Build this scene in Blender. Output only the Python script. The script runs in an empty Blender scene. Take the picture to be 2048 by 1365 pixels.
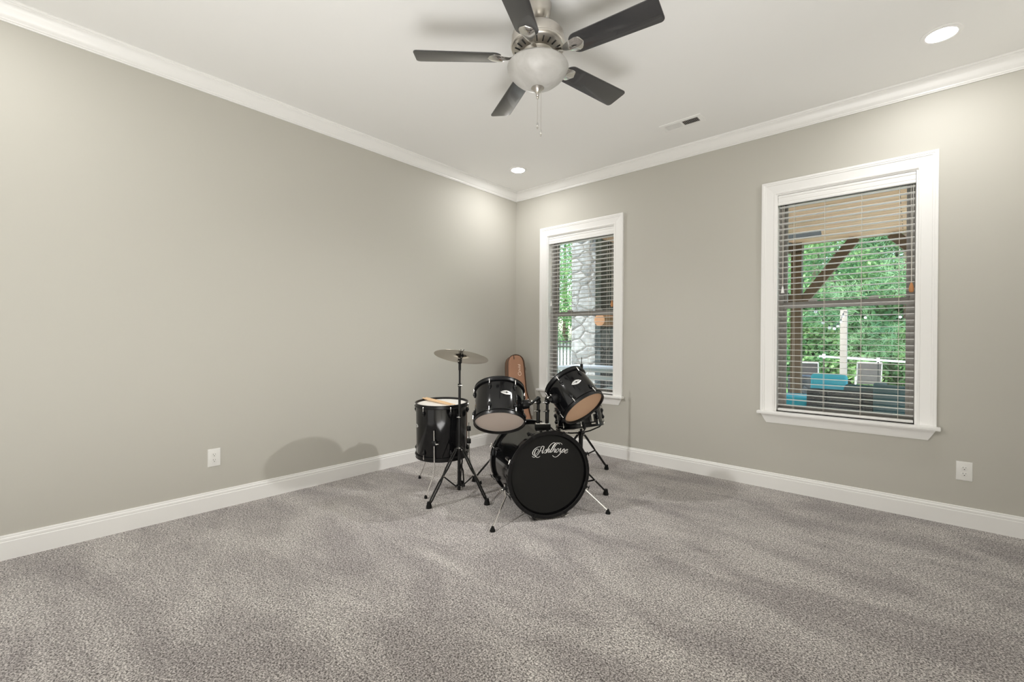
import bpy, bmesh, math, random
import numpy as np
from mathutils import Matrix, Vector
PI = math.pi
S = bpy.context.scene
COL = S.collection
rnd = random.Random(7)

# ------------------------------------------------------------------ helpers
class MB:
    """collects shapes into one mesh"""
    def __init__(s): s.v = []; s.f = []
    def add(s, verts, faces, M=None):
        n = len(s.v)
        for p in verts:
            q = Vector(p)
            if M is not None: q = M @ q
            s.v.append(q[:])
        s.f += [tuple(i + n for i in f) for f in faces]
        return s
    def box(s, lo, hi, M=None):
        x0, y0, z0 = lo; x1, y1, z1 = hi
        v = [(x0,y0,z0),(x1,y0,z0),(x1,y1,z0),(x0,y1,z0),(x0,y0,z1),(x1,y0,z1),(x1,y1,z1),(x0,y1,z1)]
        return s.add(v, [(0,3,2,1),(4,5,6,7),(0,1,5,4),(1,2,6,5),(2,3,7,6),(3,0,4,7)], M)
    def cbox(s, c, size, M=None):
        return s.box([c[i]-size[i]/2 for i in range(3)], [c[i]+size[i]/2 for i in range(3)], M)
    def lathe(s, prof, M=None, seg=48, close=False):
        n = len(prof); v = []; f = []
        for k in range(seg):
            a = 2*PI*k/seg
            for r, z in prof: v.append((r*math.cos(a), r*math.sin(a), z))
        m = n if close else n-1
        for k in range(seg):
            k2 = (k+1) % seg
            for i in range(m):
                j = (i+1) % n
                a, b, c, d = k*n+i, k2*n+i, k2*n+j, k*n+j
                if prof[i][0] < 1e-7 and prof[j][0] < 1e-7: continue
                if prof[i][0] < 1e-7: f.append((a, c, d))
                elif prof[j][0] < 1e-7: f.append((a, b, d))
                else: f.append((a, b, c, d))
        return s.add(v, f, M)
    def cyl(s, p, q, r, r2=None, seg=16):
        p = Vector(p); q = Vector(q); r2 = r if r2 is None else r2
        M = along(p, q)
        L = (q-p).length
        return s.lathe([(0,0),(r,0),(r2,L),(0,L)], M, seg)
    def tube(s, pts, r, seg=8, flat=None):
        pts = [Vector(p) for p in pts]; n = len(pts)
        rs = [r]*n if not isinstance(r, (list, tuple)) else r
        v = []; f = []; prev = None
        for i, p in enumerate(pts):
            t = (pts[min(i+1,n-1)] - pts[max(i-1,0)]).normalized()
            if prev is None:
                a = Vector((0,0,1)) if abs(t.z) < .9 else Vector((1,0,0))
                x = (a - t*a.dot(t)).normalized()
            else:
                x = (prev - t*prev.dot(t)).normalized()
            prev = x; y = t.cross(x)
            for k in range(seg):
                a = 2*PI*k/seg
                v.append(p + (x*math.cos(a) + y*math.sin(a))*rs[i])
        for i in range(n-1):
            for k in range(seg):
                k2 = (k+1) % seg
                f.append((i*seg+k, i*seg+k2, (i+1)*seg+k2, (i+1)*seg+k))
        f.append(tuple(range(seg))[::-1]); f.append(tuple((n-1)*seg+k for k in range(seg)))
        return s.add(v, f)
    def prism(s, outline, z0, z1, M=None):
        n = len(outline)
        v = [(x,y,z0) for x,y in outline] + [(x,y,z1) for x,y in outline]
        f = [tuple(range(n))[::-1], tuple(range(n, 2*n))] + [(i,(i+1)%n,n+(i+1)%n,n+i) for i in range(n)]
        return s.add(v, f, M)
    def sphere(s, c, r, M=None, seg=16, ring=10, sc=(1,1,1)):
        prof = [(r*math.sin(PI*i/ring), -r*math.cos(PI*i/ring)) for i in range(ring+1)]
        prof[0] = (0, -r); prof[-1] = (0, r)
        T = Matrix.Translation(c) @ Matrix.Diagonal((*sc, 1))
        return s.lathe(prof, (M @ T) if M is not None else T, seg)
    def sweep(s, prof, path_frames):
        """closed profile (a,b) swept over frames (origin, A, B)"""
        n = len(prof); v = []; f = []
        for o, A, B in path_frames:
            for a, b in prof: v.append(Vector(o) + Vector(A)*a + Vector(B)*b)
        for i in range(len(path_frames)-1):
            for k in range(n):
                k2 = (k+1) % n
                f.append((i*n+k, i*n+k2, (i+1)*n+k2, (i+1)*n+k))
        f.append(tuple(range(n))[::-1]); f.append(tuple((len(path_frames)-1)*n+k for k in range(n)))
        return s.add(v, f)
    def ring(s, o, i, c0, c1, axes=(0,2,1)):
        """rectangular frame: outer and inner rect (a0,b0,a1,b1), from c0 to c1 along the third axis"""
        def P(a, b, c):
            q = [0,0,0]; q[axes[0]] = a; q[axes[1]] = b; q[axes[2]] = c; return q
        def R(r): return [(r[0],r[1]),(r[2],r[1]),(r[2],r[3]),(r[0],r[3])]
        v = [P(a,b,c) for c in (c0,c1) for r in (o,i) for a, b in R(r)]; f = []
        for k in range(4):
            k2 = (k+1) % 4
            f += [(k,k2,4+k2,4+k),(8+k,12+k,12+k2,8+k2),(k,8+k,8+k2,k2),(4+k,4+k2,12+k2,12+k)]
        return s.add(v, f)
    def build(s, name, m, parent=None, bevel=0, smooth=True, seg=2, angle=35):
        off = Vector((0,0,0)); p = parent
        while p is not None: off = off + p.location; p = p.parent
        me = bpy.data.meshes.new(name)
        me.from_pydata([tuple(Vector(q)-off) for q in s.v], [], s.f)
        bm = bmesh.new(); bm.from_mesh(me)
        bmesh.ops.recalc_face_normals(bm, faces=bm.faces)
        if bevel:
            es = [e for e in bm.edges if len(e.link_faces) == 2 and e.calc_face_angle() > .6]
            bmesh.ops.bevel(bm, geom=es, offset=bevel, segments=seg, profile=.6, affect='EDGES', clamp_overlap=True)
        for fc in bm.faces: fc.smooth = smooth
        if smooth:
            for e in bm.edges:
                if len(e.link_faces) == 2 and e.calc_face_angle() > math.radians(angle): e.smooth = False
        bm.to_mesh(me); bm.free()
        me.materials.append(m)
        o = bpy.data.objects.new(name, me); COL.objects.link(o)
        if parent is not None: o.parent = parent
        return o

def along(p, q, hint=None):
    p = Vector(p); z = (Vector(q)-p).normalized()
    h = Vector(hint) if hint is not None else (Vector((0,0,1)) if abs(z.z) < .95 else Vector((1,0,0)))
    x = (h - z*h.dot(z)).normalized(); y = z.cross(x)
    return Matrix(((x.x,y.x,z.x,p.x),(x.y,y.y,z.y,p.y),(x.z,y.z,z.z,p.z),(0,0,0,1)))

def thing(name, loc, label, cat, group=None):
    o = bpy.data.objects.new(name, None); COL.objects.link(o)
    o.location = loc; o.empty_display_size = .05
    o['label'] = label; o['category'] = cat
    if group: o['group'] = group
    return o
def tag(o, label, cat, group=None, kind=None):
    o['label'] = label; o['category'] = cat
    if group: o['group'] = group
    if kind: o['kind'] = kind
    return o
def struct(o): o['kind'] = 'structure'; return o
def copy_tree(o, parent=None):
    c = o.copy(); COL.objects.link(c)
    if parent is not None: c.parent = parent
    for ch in list(o.children): copy_tree(ch, c)
    return c

# ------------------------------------------------------------------ materials
def nodes(name):
    m = bpy.data.materials.new(name); m.use_nodes = True
    nt = m.node_tree; b = nt.nodes['Principled BSDF']
    return m, nt, b
def mat(name, col, rough=.5, metal=0, coat=0, spec=.5, bump=None, var=None, emit=None):
    m, nt, b = nodes(name)
    b.inputs['Base Color'].default_value = (*col, 1); b.inputs['Roughness'].default_value = rough
    b.inputs['Metallic'].default_value = metal; b.inputs['Specular IOR Level'].default_value = spec
    b.inputs['Coat Weight'].default_value = coat; b.inputs['Coat Roughness'].default_value = .03
    if emit: b.inputs['Emission Color'].default_value = (*emit[0],1); b.inputs['Emission Strength'].default_value = emit[1]
    if bump or var:
        tc = nt.nodes.new('ShaderNodeTexCoord'); no = nt.nodes.new('ShaderNodeTexNoise')
        no.inputs['Scale'].default_value = (bump or var)[0]; no.inputs['Detail'].default_value = 3
        nt.links.new(tc.outputs['Object'], no.inputs['Vector'])
        if bump:
            bu = nt.nodes.new('ShaderNodeBump'); bu.inputs['Strength'].default_value = bump[1]; bu.inputs['Distance'].default_value = bump[2]
            nt.links.new(no.outputs['Fac'], bu.inputs['Height']); nt.links.new(bu.outputs['Normal'], b.inputs['Normal'])
        if var:
            no2 = nt.nodes.new('ShaderNodeTexNoise'); no2.inputs['Scale'].default_value = var[0]; no2.inputs['Detail'].default_value = 4
            nt.links.new(tc.outputs['Object'], no2.inputs['Vector'])
            mx = nt.nodes.new('ShaderNodeMix'); mx.data_type = 'RGBA'
            mx.inputs['A'].default_value = (*col,1); mx.inputs['B'].default_value = (*var[1],1)
            nt.links.new(no2.outputs['Fac'], mx.inputs['Factor']); nt.links.new(mx.outputs['Result'], b.inputs['Base Color'])
    return m

M = {}
M['wall'] = mat('wall_paint', (.535,.520,.472), .62, spec=.3, bump=(160,.06,.002))
M['ceil'] = mat('ceiling_paint', (.865,.862,.85), .8, spec=.2, bump=(120,.05,.002))
M['trim'] = mat('white_trim_paint', (.89,.885,.872), .32)
M['plate'] = mat('outlet_plastic', (.82,.815,.79), .35)
M['slot'] = mat('socket_slot', (.02,.02,.02), .6)
M['vinyl'] = mat('window_vinyl', (.36,.345,.325), .45)
M['blind'] = mat('blind_white', (.87,.865,.85), .4)
M['cord'] = mat('blind_cord', (.74,.70,.63), .7)
M['tasselwood'] = mat('tassel_wood', (.50,.23,.09), .4)
M['black'] = mat('black_lacquer', (.004,.004,.0045), .10, spec=.42)
M['rim'] = mat('black_powder_coat', (.006,.006,.0065), .30, spec=.32)
M['blackmetal'] = mat('stand_black', (.006,.006,.006), .35, spec=.3)
M['rubber'] = mat('rubber_black', (.010,.010,.010), .8, spec=.2)
M['chrome'] = mat('chrome', (.80,.79,.77), .22, metal=1)
M['nickel'] = mat('brushed_nickel', (.58,.55,.51), .30, metal=1, bump=(400,.03,.001))
M['nickelshine'] = mat('polished_nickel', (.70,.69,.67), .12, metal=1)
M['cymbal'] = mat('cymbal_bronze', (.52,.48,.41), .22, metal=1)
M['stick'] = mat('maple_stick', (.80,.58,.36), .45, var=(30,(.70,.47,.27)))
M['headwhite'] = mat('coated_head', (.80,.78,.74), .5)
M['headblack'] = mat('black_drum_head', (.010,.010,.0095), .45, spec=.22)
M['inner'] = mat('maple_inner', (.58,.33,.18), .6, var=(12,(.45,.25,.13)))
M['logo'] = mat('white_print', (.80,.80,.78), .5)
M['badge'] = mat('badge_silver', (.80,.80,.79), .25, metal=.6)
M['badgeink'] = mat('badge_ink', (.02,.02,.02), .4)
M['blade'] = mat('blade_espresso', (.034,.034,.036), .26, coat=.5, spec=.7)
M['bag'] = mat('bag_canvas', (.42,.225,.14), .85, bump=(500,.25,.002), var=(9,(.36,.19,.12)))
M['bagshade'] = mat('bag_side_shade', (.185,.105,.066), .85)  # darker brown paints side shading onto the edges of the bag
M['bagdark'] = mat('bag_piping', (.10,.062,.042), .7)
M['bagprint'] = mat('bag_print', (.80,.62,.50), .6)
M['ventdark'] = mat('vent_dark', (.03,.028,.026), .9)
M['lens'] = mat('led_lens', (.9,.9,.9), .4, emit=((1,.987,.965), 195))
M['wicker'] = mat('dark_wicker', (.014,.012,.010), .6, bump=(90,.6,.01))
M['teal'] = mat('teal_fabric', (.03,.42,.52), .85, bump=(200,.2,.003))
M['tealdark'] = mat('dark_teal_fabric', (.012,.065,.07), .85, bump=(200,.2,.003))  # much darker teal, for the lumbar cushion and barrel chair
M['sling'] = mat('grey_sling', (.085,.08,.08), .7, bump=(300,.3,.002))
M['alum'] = mat('brushed_aluminium', (.55,.55,.55), .35, metal=1)
M['whitemetal'] = mat('white_enamel', (.78,.79,.79), .4)
M['whitepost'] = mat('weathered_white_post', (.34,.315,.285), .8, var=(6,(.24,.22,.19)))
M['timber'] = mat('stained_timber', (.15,.098,.052), .7, var=(8,(.10,.065,.035)))
M['log'] = mat('log_end_wood', (.30,.155,.07), .7, var=(14,(.20,.095,.04)))
M['concrete'] = mat('pale_concrete', (.62,.63,.62), .85, var=(5,(.52,.53,.53)))
M['fence'] = mat('fence_black', (.012,.012,.012), .5)
M['bulb'] = mat('bulb_glass', (.85,.86,.84), .15)
M['cable'] = mat('cable_black', (.02,.02,.02), .6)
M['fangrey'] = mat('patio_fan_grey', (.10,.105,.11), .5)
M['bark'] = mat('bark', (.13,.09,.07), .9, bump=(30,.6,.02), var=(9,(.08,.055,.04)))
M['wallwhite'] = mat('pale_siding', (.40,.43,.46), .8)

def frosted():
    m, nt, b = nodes('alabaster_glass')
    tc = nt.nodes.new('ShaderNodeTexCoord'); no = nt.nodes.new('ShaderNodeTexNoise')
    no.inputs['Scale'].default_value = 7; no.inputs['Detail'].default_value = 5; no.inputs['Distortion'].default_value = 1.5
    r = nt.nodes.new('ShaderNodeValToRGB')
    r.color_ramp.elements[0].position = .35; r.color_ramp.elements[0].color = (.43,.42,.40,1)
    r.color_ramp.elements[1].position = .7; r.color_ramp.elements[1].color = (.56,.55,.535,1)
    nt.links.new(tc.outputs['Object'], no.inputs['Vector']); nt.links.new(no.outputs['Fac'], r.inputs['Fac'])
    nt.links.new(r.outputs['Color'], b.inputs['Base Color'])
    b.inputs['Roughness'].default_value = .38; b.inputs['Subsurface Weight'].default_value = .3
    b.inputs['Subsurface Radius'].default_value = (.02,.02,.02)
    return m
M['bowl'] = frosted()

def film(name, col, clear):
    m, nt, b = nodes(name); out = nt.nodes['Material Output']
    b.inputs['Base Color'].default_value = (*col,1); b.inputs['Roughness'].default_value = .18
    t = nt.nodes.new('ShaderNodeBsdfTranslucent'); t.inputs['Color'].default_value = (*col,1)
    tr = nt.nodes.new('ShaderNodeBsdfTransparent'); tr.inputs['Color'].default_value = (.95,.93,.9,1)
    m1 = nt.nodes.new('ShaderNodeMixShader'); m1.inputs[0].default_value = .5
    m2 = nt.nodes.new('ShaderNodeMixShader'); m2.inputs[0].default_value = clear
    nt.links.new(b.outputs[0], m1.inputs[1]); nt.links.new(t.outputs[0], m1.inputs[2])
    nt.links.new(m1.outputs[0], m2.inputs[1]); nt.links.new(tr.outputs[0], m2.inputs[2])
    nt.links.new(m2.outputs[0], out.inputs['Surface'])
    return m
M['film'] = film('clear_film_head', (.86,.82,.77), .15)
M['filmtan'] = film('tan_film_head', (.95,.68,.46), .05)
M['filmwhite'] = film('white_film_head', (.85,.83,.79), .25)

def glass():
    m, nt, b = nodes('window_glass'); out = nt.nodes['Material Output']
    tr = nt.nodes.new('ShaderNodeBsdfTransparent'); tr.inputs['Color'].default_value = (.93,.96,.95,1)
    g = nt.nodes.new('ShaderNodeBsdfGlossy'); g.inputs['Roughness'].default_value = .01
    lw = nt.nodes.new('ShaderNodeFresnel'); lw.inputs['IOR'].default_value = 1.35
    mx = nt.nodes.new('ShaderNodeMixShader')
    nt.links.new(lw.outputs[0], mx.inputs[0])
    nt.links.new(tr.outputs[0], mx.inputs[1]); nt.links.new(g.outputs[0], mx.inputs[2])
    nt.links.new(mx.outputs[0], out.inputs['Surface'])
    return m
M['glass'] = glass()

def carpet():
    m, nt, b = nodes('grey_frieze_carpet'); L = nt.links.new; N = nt.nodes.new
    tc = N('ShaderNodeTexCoord')
    n1 = N('ShaderNodeTexNoise'); n1.inputs['Scale'].default_value = 150; n1.inputs['Detail'].default_value = 3; n1.inputs['Roughness'].default_value = .65; n1.inputs['Distortion'].default_value = .6
    n2 = N('ShaderNodeTexNoise'); n2.inputs['Scale'].default_value = 2.6; n2.inputs['Detail'].default_value = 4; n2.inputs['Roughness'].default_value = .55; n2.inputs['Distortion'].default_value = .5
    mp = N('ShaderNodeMapping'); mp.inputs['Rotation'].default_value = (0,0,math.radians(40)); mp.inputs['Scale'].default_value = (.55,1.25,1)
    L(tc.outputs['Object'], n1.inputs['Vector']); L(tc.outputs['Object'], mp.inputs['Vector']); L(mp.outputs['Vector'], n2.inputs['Vector'])
    r1 = N('ShaderNodeValToRGB'); e = r1.color_ramp.elements
    e[0].position = .385; e[0].color = (.105,.094,.090,1); e[1].position = .615; e[1].color = (.80,.765,.745,1)
    k = r1.color_ramp.elements.new(.5); k.color = (.385,.36,.35,1)
    r2 = N('ShaderNodeValToRGB'); e = r2.color_ramp.elements
    e[0].position = .38; e[0].color = (.79,.775,.78,1); e[1].position = .62; e[1].color = (1.14,1.14,1.125,1)
    mx = N('ShaderNodeMix'); mx.data_type = 'RGBA'; mx.blend_type = 'MULTIPLY'; mx.inputs['Factor'].default_value = 1
    L(n1.outputs['Fac'], r1.inputs['Fac']); L(n2.outputs['Fac'], r2.inputs['Fac'])
    L(r1.outputs['Color'], mx.inputs['A']); L(r2.outputs['Color'], mx.inputs['B']); L(mx.outputs['Result'], b.inputs['Base Color'])
    bu = N('ShaderNodeBump'); bu.inputs['Strength'].default_value = .55; bu.inputs['Distance'].default_value = .012
    L(n1.outputs['Fac'], bu.inputs['Height']); L(bu.outputs['Normal'], b.inputs['Normal'])
    b.inputs['Roughness'].default_value = .95; b.inputs['Specular IOR Level'].default_value = .1
    b.inputs['Sheen Weight'].default_value = .15
    return m
M['carpet'] = carpet()

def planks():
    m, nt, b = nodes('pine_plank_ceiling'); L = nt.links.new; N = nt.nodes.new
    tc = N('ShaderNodeTexCoord'); mp = N('ShaderNodeMapping'); mp.inputs['Scale'].default_value = (1,1,1)
    br = N('ShaderNodeTexBrick'); br.offset = .37
    br.inputs['Scale'].default_value = 1; br.inputs['Brick Width'].default_value = 2.2; br.inputs['Row Height'].default_value = .13
    br.inputs['Mortar Size'].default_value = .004; br.inputs['Color1'].default_value = (.95,.62,.40,1); br.inputs['Color2'].default_value = (.86,.53,.33,1)
    br.inputs['Mortar'].default_value = (.16,.09,.05,1)
    L(tc.outputs['Object'], br.inputs['Vector'])
    mp.inputs['Scale'].default_value = (1.2,22,1); L(tc.outputs['Object'], mp.inputs['Vector'])
    no = N('ShaderNodeTexNoise'); no.inputs['Scale'].default_value = 2.2; no.inputs['Detail'].default_value = 5
    L(mp.outputs['Vector'], no.inputs['Vector'])
    r = N('ShaderNodeValToRGB'); r.color_ramp.elements[0].position = .3; r.color_ramp.elements[0].color = (.72,.66,.6,1); r.color_ramp.elements[1].position = .7; r.color_ramp.elements[1].color = (1.1,1.1,1.1,1)
    L(no.outputs['Fac'], r.inputs['Fac'])
    mx = N('ShaderNodeMix'); mx.data_type = 'RGBA'; mx.blend_type = 'MULTIPLY'; mx.inputs['Factor'].default_value = 1
    L(br.outputs['Color'], mx.inputs['A']); L(r.outputs['Color'], mx.inputs['B']); L(mx.outputs['Result'], b.inputs['Base Color'])
    b.inputs['Roughness'].default_value = .6
    return m
M['planks'] = planks()

def stone(name, c1, c2, mortar, scale):
    m, nt, b = nodes(name); L = nt.links.new; N = nt.nodes.new
    tc = N('ShaderNodeTexCoord'); mp = N('ShaderNodeMapping'); mp.inputs['Scale'].default_value = (1,1,1.4)
    no = N('ShaderNodeTexNoise'); no.inputs['Scale'].default_value = 3
    ad = N('ShaderNodeMix'); ad.data_type = 'RGBA'; ad.inputs['Factor'].default_value = .14
    v = N('ShaderNodeTexVoronoi'); v.inputs['Scale'].default_value = scale
    ve = N('ShaderNodeTexVoronoi'); ve.feature = 'DISTANCE_TO_EDGE'; ve.inputs['Scale'].default_value = scale
    L(tc.outputs['Object'], mp.inputs['Vector']); L(tc.outputs['Object'], no.inputs['Vector'])
    L(mp.outputs['Vector'], ad.inputs['A']); L(no.outputs['Color'], ad.inputs['B'])
    L(ad.outputs['Result'], v.inputs['Vector']); L(ad.outputs['Result'], ve.inputs['Vector'])
    sx = N('ShaderNodeSeparateColor'); L(v.outputs['Color'], sx.inputs['Color'])
    mx = N('ShaderNodeMix'); mx.data_type = 'RGBA'; mx.inputs['A'].default_value = (*c1,1); mx.inputs['B'].default_value = (*c2,1)
    L(sx.outputs['Red'], mx.inputs['Factor'])
    gt = N('ShaderNodeMath'); gt.operation = 'LESS_THAN'; gt.inputs[1].default_value = .03; L(ve.outputs['Distance'], gt.inputs[0])
    m2 = N('ShaderNodeMix'); m2.data_type = 'RGBA'; m2.inputs['B'].default_value = (*mortar,1)
    n9 = N('ShaderNodeTexNoise'); n9.inputs['Scale'].default_value = 16; n9.inputs['Detail'].default_value = 6; L(tc.outputs['Object'], n9.inputs['Vector'])
    r9 = N('ShaderNodeValToRGB'); r9.color_ramp.elements[0].position = .3; r9.color_ramp.elements[0].color = (.62,.62,.62,1); r9.color_ramp.elements[1].position = .7; r9.color_ramp.elements[1].color = (1.12,1.12,1.12,1)
    L(n9.outputs['Fac'], r9.inputs['Fac']); m9 = N('ShaderNodeMix'); m9.data_type = 'RGBA'; m9.blend_type = 'MULTIPLY'; m9.inputs['Factor'].default_value = 1
    L(mx.outputs['Result'], m9.inputs['A']); L(r9.outputs['Color'], m9.inputs['B'])
    L(gt.outputs[0], m2.inputs['Factor']); L(m9.outputs['Result'], m2.inputs['A']); L(m2.outputs['Result'], b.inputs['Base Color'])
    mn = N('ShaderNodeMath'); mn.operation = 'MINIMUM'; mn.inputs[1].default_value = .12; L(ve.outputs['Distance'], mn.inputs[0])
    bu = N('ShaderNodeBump'); bu.inputs['Strength'].default_value = .8; bu.inputs['Distance'].default_value = .15
    L(mn.outputs[0], bu.inputs['Height']); L(bu.outputs['Normal'], b.inputs['Normal']); b.inputs['Roughness'].default_value = .85
    return m
M['stone'] = stone('grey_fieldstone', (.14,.155,.165), (.28,.30,.315), (.12,.12,.12), 4.2)
M['stoneshade'] = stone('shaded_fieldstone', (.05,.042,.036), (.17,.165,.16), (.035,.03,.026), 3.6)  # fireplace stone again, darkened in colour to stand for porch shade

def leafmat(name, c1, c2):
    m, nt, b = nodes(name); L = nt.links.new; N = nt.nodes.new; out = nt.nodes['Material Output']
    tc = N('ShaderNodeTexCoord'); no = N('ShaderNodeTexNoise'); no.inputs['Scale'].default_value = 1.3; no.inputs['Detail'].default_value = 4
    L(tc.outputs['Object'], no.inputs['Vector'])
    r = N('ShaderNodeValToRGB'); r.color_ramp.elements[0].position = .38; r.color_ramp.elements[0].color = (*c1,1)
    r.color_ramp.elements[1].position = .62; r.color_ramp.elements[1].color = (*c2,1)
    L(no.outputs['Fac'], r.inputs['Fac']); L(r.outputs['Color'], b.inputs['Base Color'])
    b.inputs['Roughness'].default_value = .55
    t = N('ShaderNodeBsdfTranslucent'); L(r.outputs['Color'], t.inputs['Color'])
    mx = N('ShaderNodeMixShader'); mx.inputs[0].default_value = .45
    L(b.outputs[0], mx.inputs[1]); L(t.outputs[0], mx.inputs[2]); L(mx.outputs[0], out.inputs['Surface'])
    return m
M['pine'] = leafmat('pine_needles', (.075,.20,.10), (.30,.47,.26))
M['broad'] = leafmat('broad_leaves', (.07,.20,.075), (.29,.46,.19))
M['lawn'] = mat('lawn', (.10,.26,.05), .9, bump=(60,.6,.03), var=(4,(.16,.36,.08)))

# ------------------------------------------------------------------ setting
H = 3.03; X1 = 4.35; Y1 = -4.85; T = .17
struct(MB().box((-.2,Y1-.2,-.15),(X1+.2,T,0)).build('floor', M['carpet'], smooth=False))
struct(MB().box((-.2,Y1-.2,H),(X1+.2,T,H+.15)).build('ceiling', M['ceil'], smooth=False))
struct(MB().box((-.2,Y1-.2,0),(0,T,H)).build('wall_left', M['wall'], smooth=False))
struct(MB().box((0,Y1-.2,0),(X1,Y1,H)).build('wall_back', M['wall'], smooth=False))
struct(MB().box((X1,Y1-.2,0),(X1+.2,T,H)).build('wall_side', M['wall'], smooth=False))
WX = [(.495,1.370),(2.850,3.722)]; WZ = (.645,2.432)
w = MB()
xs = [0, WX[0][0], WX[0][1], WX[1][0], WX[1][1], X1]
for i in range(5):
    if i % 2 == 0: w.box((xs[i],0,0),(xs[i+1],T,H))
    else:
        w.box((xs[i],0,0),(xs[i+1],T,WZ[0])); w.box((xs[i],0,WZ[1]),(xs[i+1],T,H))
struct(w.build('wall_right', M['wall'], smooth=False))

# crown moulding and baseboards (mitred, closed profile swept along each wall)
crown = [(0,0),(0,-.100),(.010,-.100),(.012,-.094),(.018,-.092),(.019,-.084),(.026,-.078),(.037,-.062),(.046,-.044),(.056,-.030),(.066,-.022),(.066,-.014),(.072,-.012),(.075,-.006),(.075,0)]
base = [(0,0),(.015,0),(.015,.098),(.0125,.102),(.0125,.104),(.0135,.106),(.013,.116),(.0085,.122),(.0085,.125),(.0095,.127),(.0075,.132),(0,.1333)]
def run(name, prof, z, p0, p1, nrm, m0, m1):
    """profile (out from wall, up); ends mitred by m0/m1 = +1 (inside corner)"""
    p0 = Vector(p0); p1 = Vector(p1); n = Vector(nrm); d = (p1-p0).normalized()
    b = MB(); k = len(prof); v = []
    for a, u in prof: v.append(p0 + n*a + d*a*m0 + Vector((0,0,z+u)))
    for a, u in prof: v.append(p1 + n*a - d*a*m1 + Vector((0,0,z+u)))
    f = [tuple(range(k)), tuple(range(2*k-1, k-1, -1))] + [(i,(i+1)%k,k+(i+1)%k,k+i) for i in range(k)]
    b.add(v, f)
    return struct(b.build(name, M['trim'], angle=20))
C4 = [(0,0,0),(X1,0,0),(X1,Y1,0),(0,Y1,0)]
for nm, a, b_, n in (('right',0,1,(0,-1,0)),('side',1,2,(-1,0,0)),('back',2,3,(0,1,0)),('left',3,0,(1,0,0))):
    run('baseboard_'+nm, base, 0, C4[a], C4[b_], n, 1, 1)
for i, (a, b_, n) in enumerate(((0,1,(0,-1,0)),(3,0,(1,0,0)),(1,2,(-1,0,0)),(2,3,(0,1,0)))):
    run('trim_%d' % (i+1), crown, H, C4[a], C4[b_], n, 1, 1)

# ------------------------------------------------------------------ windows and blinds
cas = [(0,0),(0,.012),(.006,.014),(.012,.014),(.016,.011),(.050,.014),(.070,.017),(.074,.021),(.082,.021),(.086,.024),(.100,.024),(.103,.020),(.103,0)]
def casing_mb(x0, x1, z0, z1):
    """three mitred lengths of moulding round the window hole: (across, out of wall)"""
    b = MB(); k = len(cas)
    def piece(p, q, across, mp, mq):
        p = Vector(p); q = Vector(q); A = Vector(across); d = (q-p).normalized(); v = []
        for a, o in cas: v.append(p + A*a - d*a*mp + Vector((0,-o,0)))
        for a, o in cas: v.append(q + A*a + d*a*mq + Vector((0,-o,0)))
        b.add(v, [tuple(range(k)), tuple(range(2*k-1,k-1,-1))] + [(i,(i+1)%k,k+(i+1)%k,k+i) for i in range(k)])
    piece((x0,0,z0),(x0,0,z1),(-1,0,0),0,1)
    piece((x0,0,z1),(x1,0,z1),(0,0,1),1,1)
    piece((x1,0,z1),(x1,0,z0),(1,0,0),1,0)
    return b
def window(n, x0, x1):
    z0, z1 = WZ
    r = bpy.data.objects.new('window_%d' % n, None); COL.objects.link(r); r.location = ((x0+x1)/2, 0, z0); r['kind'] = 'structure'
    casing_mb(x0,x1,z0-.004,z1).build('window_casing', M['trim'], r, angle=15)
    # stool with rounded nose and horns
    s = MB().box((x0-.122,-.058,z0-.024),(x1+.122,0,z0)); s.box((x0,-.001,z0-.024),(x1,.10,z0))
    s.build('window_stool', M['trim'], r, bevel=.006)
    # apron, ends sloping inward, with a small moulded foot
    ap = MB(); pr = [(0,0),(-.020,0),(-.020,-.012),(-.017,-.020),(-.013,-.055),(-.010,-.064),(-.008,-.074),(0,-.074)]
    v = []
    for o, zz in pr: v.append((x0-.100-zz*.55*1.0+.0, o, z0-.024+zz))
    for o, zz in pr: v.append((x1+.100+zz*.55, o, z0-.024+zz))
    k = len(pr)
    ap.add(v, [tuple(range(k)), tuple(range(2*k-1,k-1,-1))] + [(i,(i+1)%k,k+(i+1)%k,k+i) for i in range(k)])
    ap.build('window_apron', M['trim'], r, angle=15)
    j = MB(); d = .012
    j.box((x0-.001,-.002,z0),(x0+d,.105,z1-d)); j.box((x1-d,-.002,z0),(x1+.001,.105,z1-d)); j.box((x0-.001,-.002,z1-d),(x1+.001,.105,z1+.001))
    j.build('window_jamb', M['trim'], r, smooth=False)
    fr = MB(); a0, a1, b0, b1 = x0+.004, x1-.004, z0, z1-.004
    fw = .036
    fr.ring((a0,b0,a1,b1),(a0+fw,b0+.022,a1-fw,b1-.03),.10,.165)
    fr.build('window_frame', M['vinyl'], r, bevel=.003)
    def sash(nm, y0, y1, zlo, zhi, bot, top):
        q = MB(); s0, s1 = a0+fw-.006, a1-fw+.006; sw = .028
        q.ring((s0,zlo,s1,zhi),(s0+sw,zlo+bot,s1-sw,zhi-top),y0,y1)
        o = q.build(nm, M['vinyl'], r, bevel=.003)
        ym = (y0+y1)/2
        MB().box((s0+sw-.006,ym-.002,zlo+bot-.006),(s1-sw+.006,ym+.002,zhi-top+.006)).build('glass_pane', M['glass'], o, smooth=False)
        return o
    sash('upper_sash', .132, .158, 1.508, b1-.02, .042, .045)
    lo = sash('lower_sash', .104, .130, b0+.014, 1.545, .034, .050)
    for f_ in (.28,.72):
        xm = x0+(x1-x0)*f_
        q = MB().box((xm-.03,.098,1.545),(xm+.03,.128,1.557)); q.cyl((xm-.012,.112,1.555),(xm-.012,.112,1.566),.011); q.box((xm-.015,.100,1.564),(xm+.030,.110,1.571))
        q.build('sash_lock', M['vinyl'], lo, bevel=.002)
    return r
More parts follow.
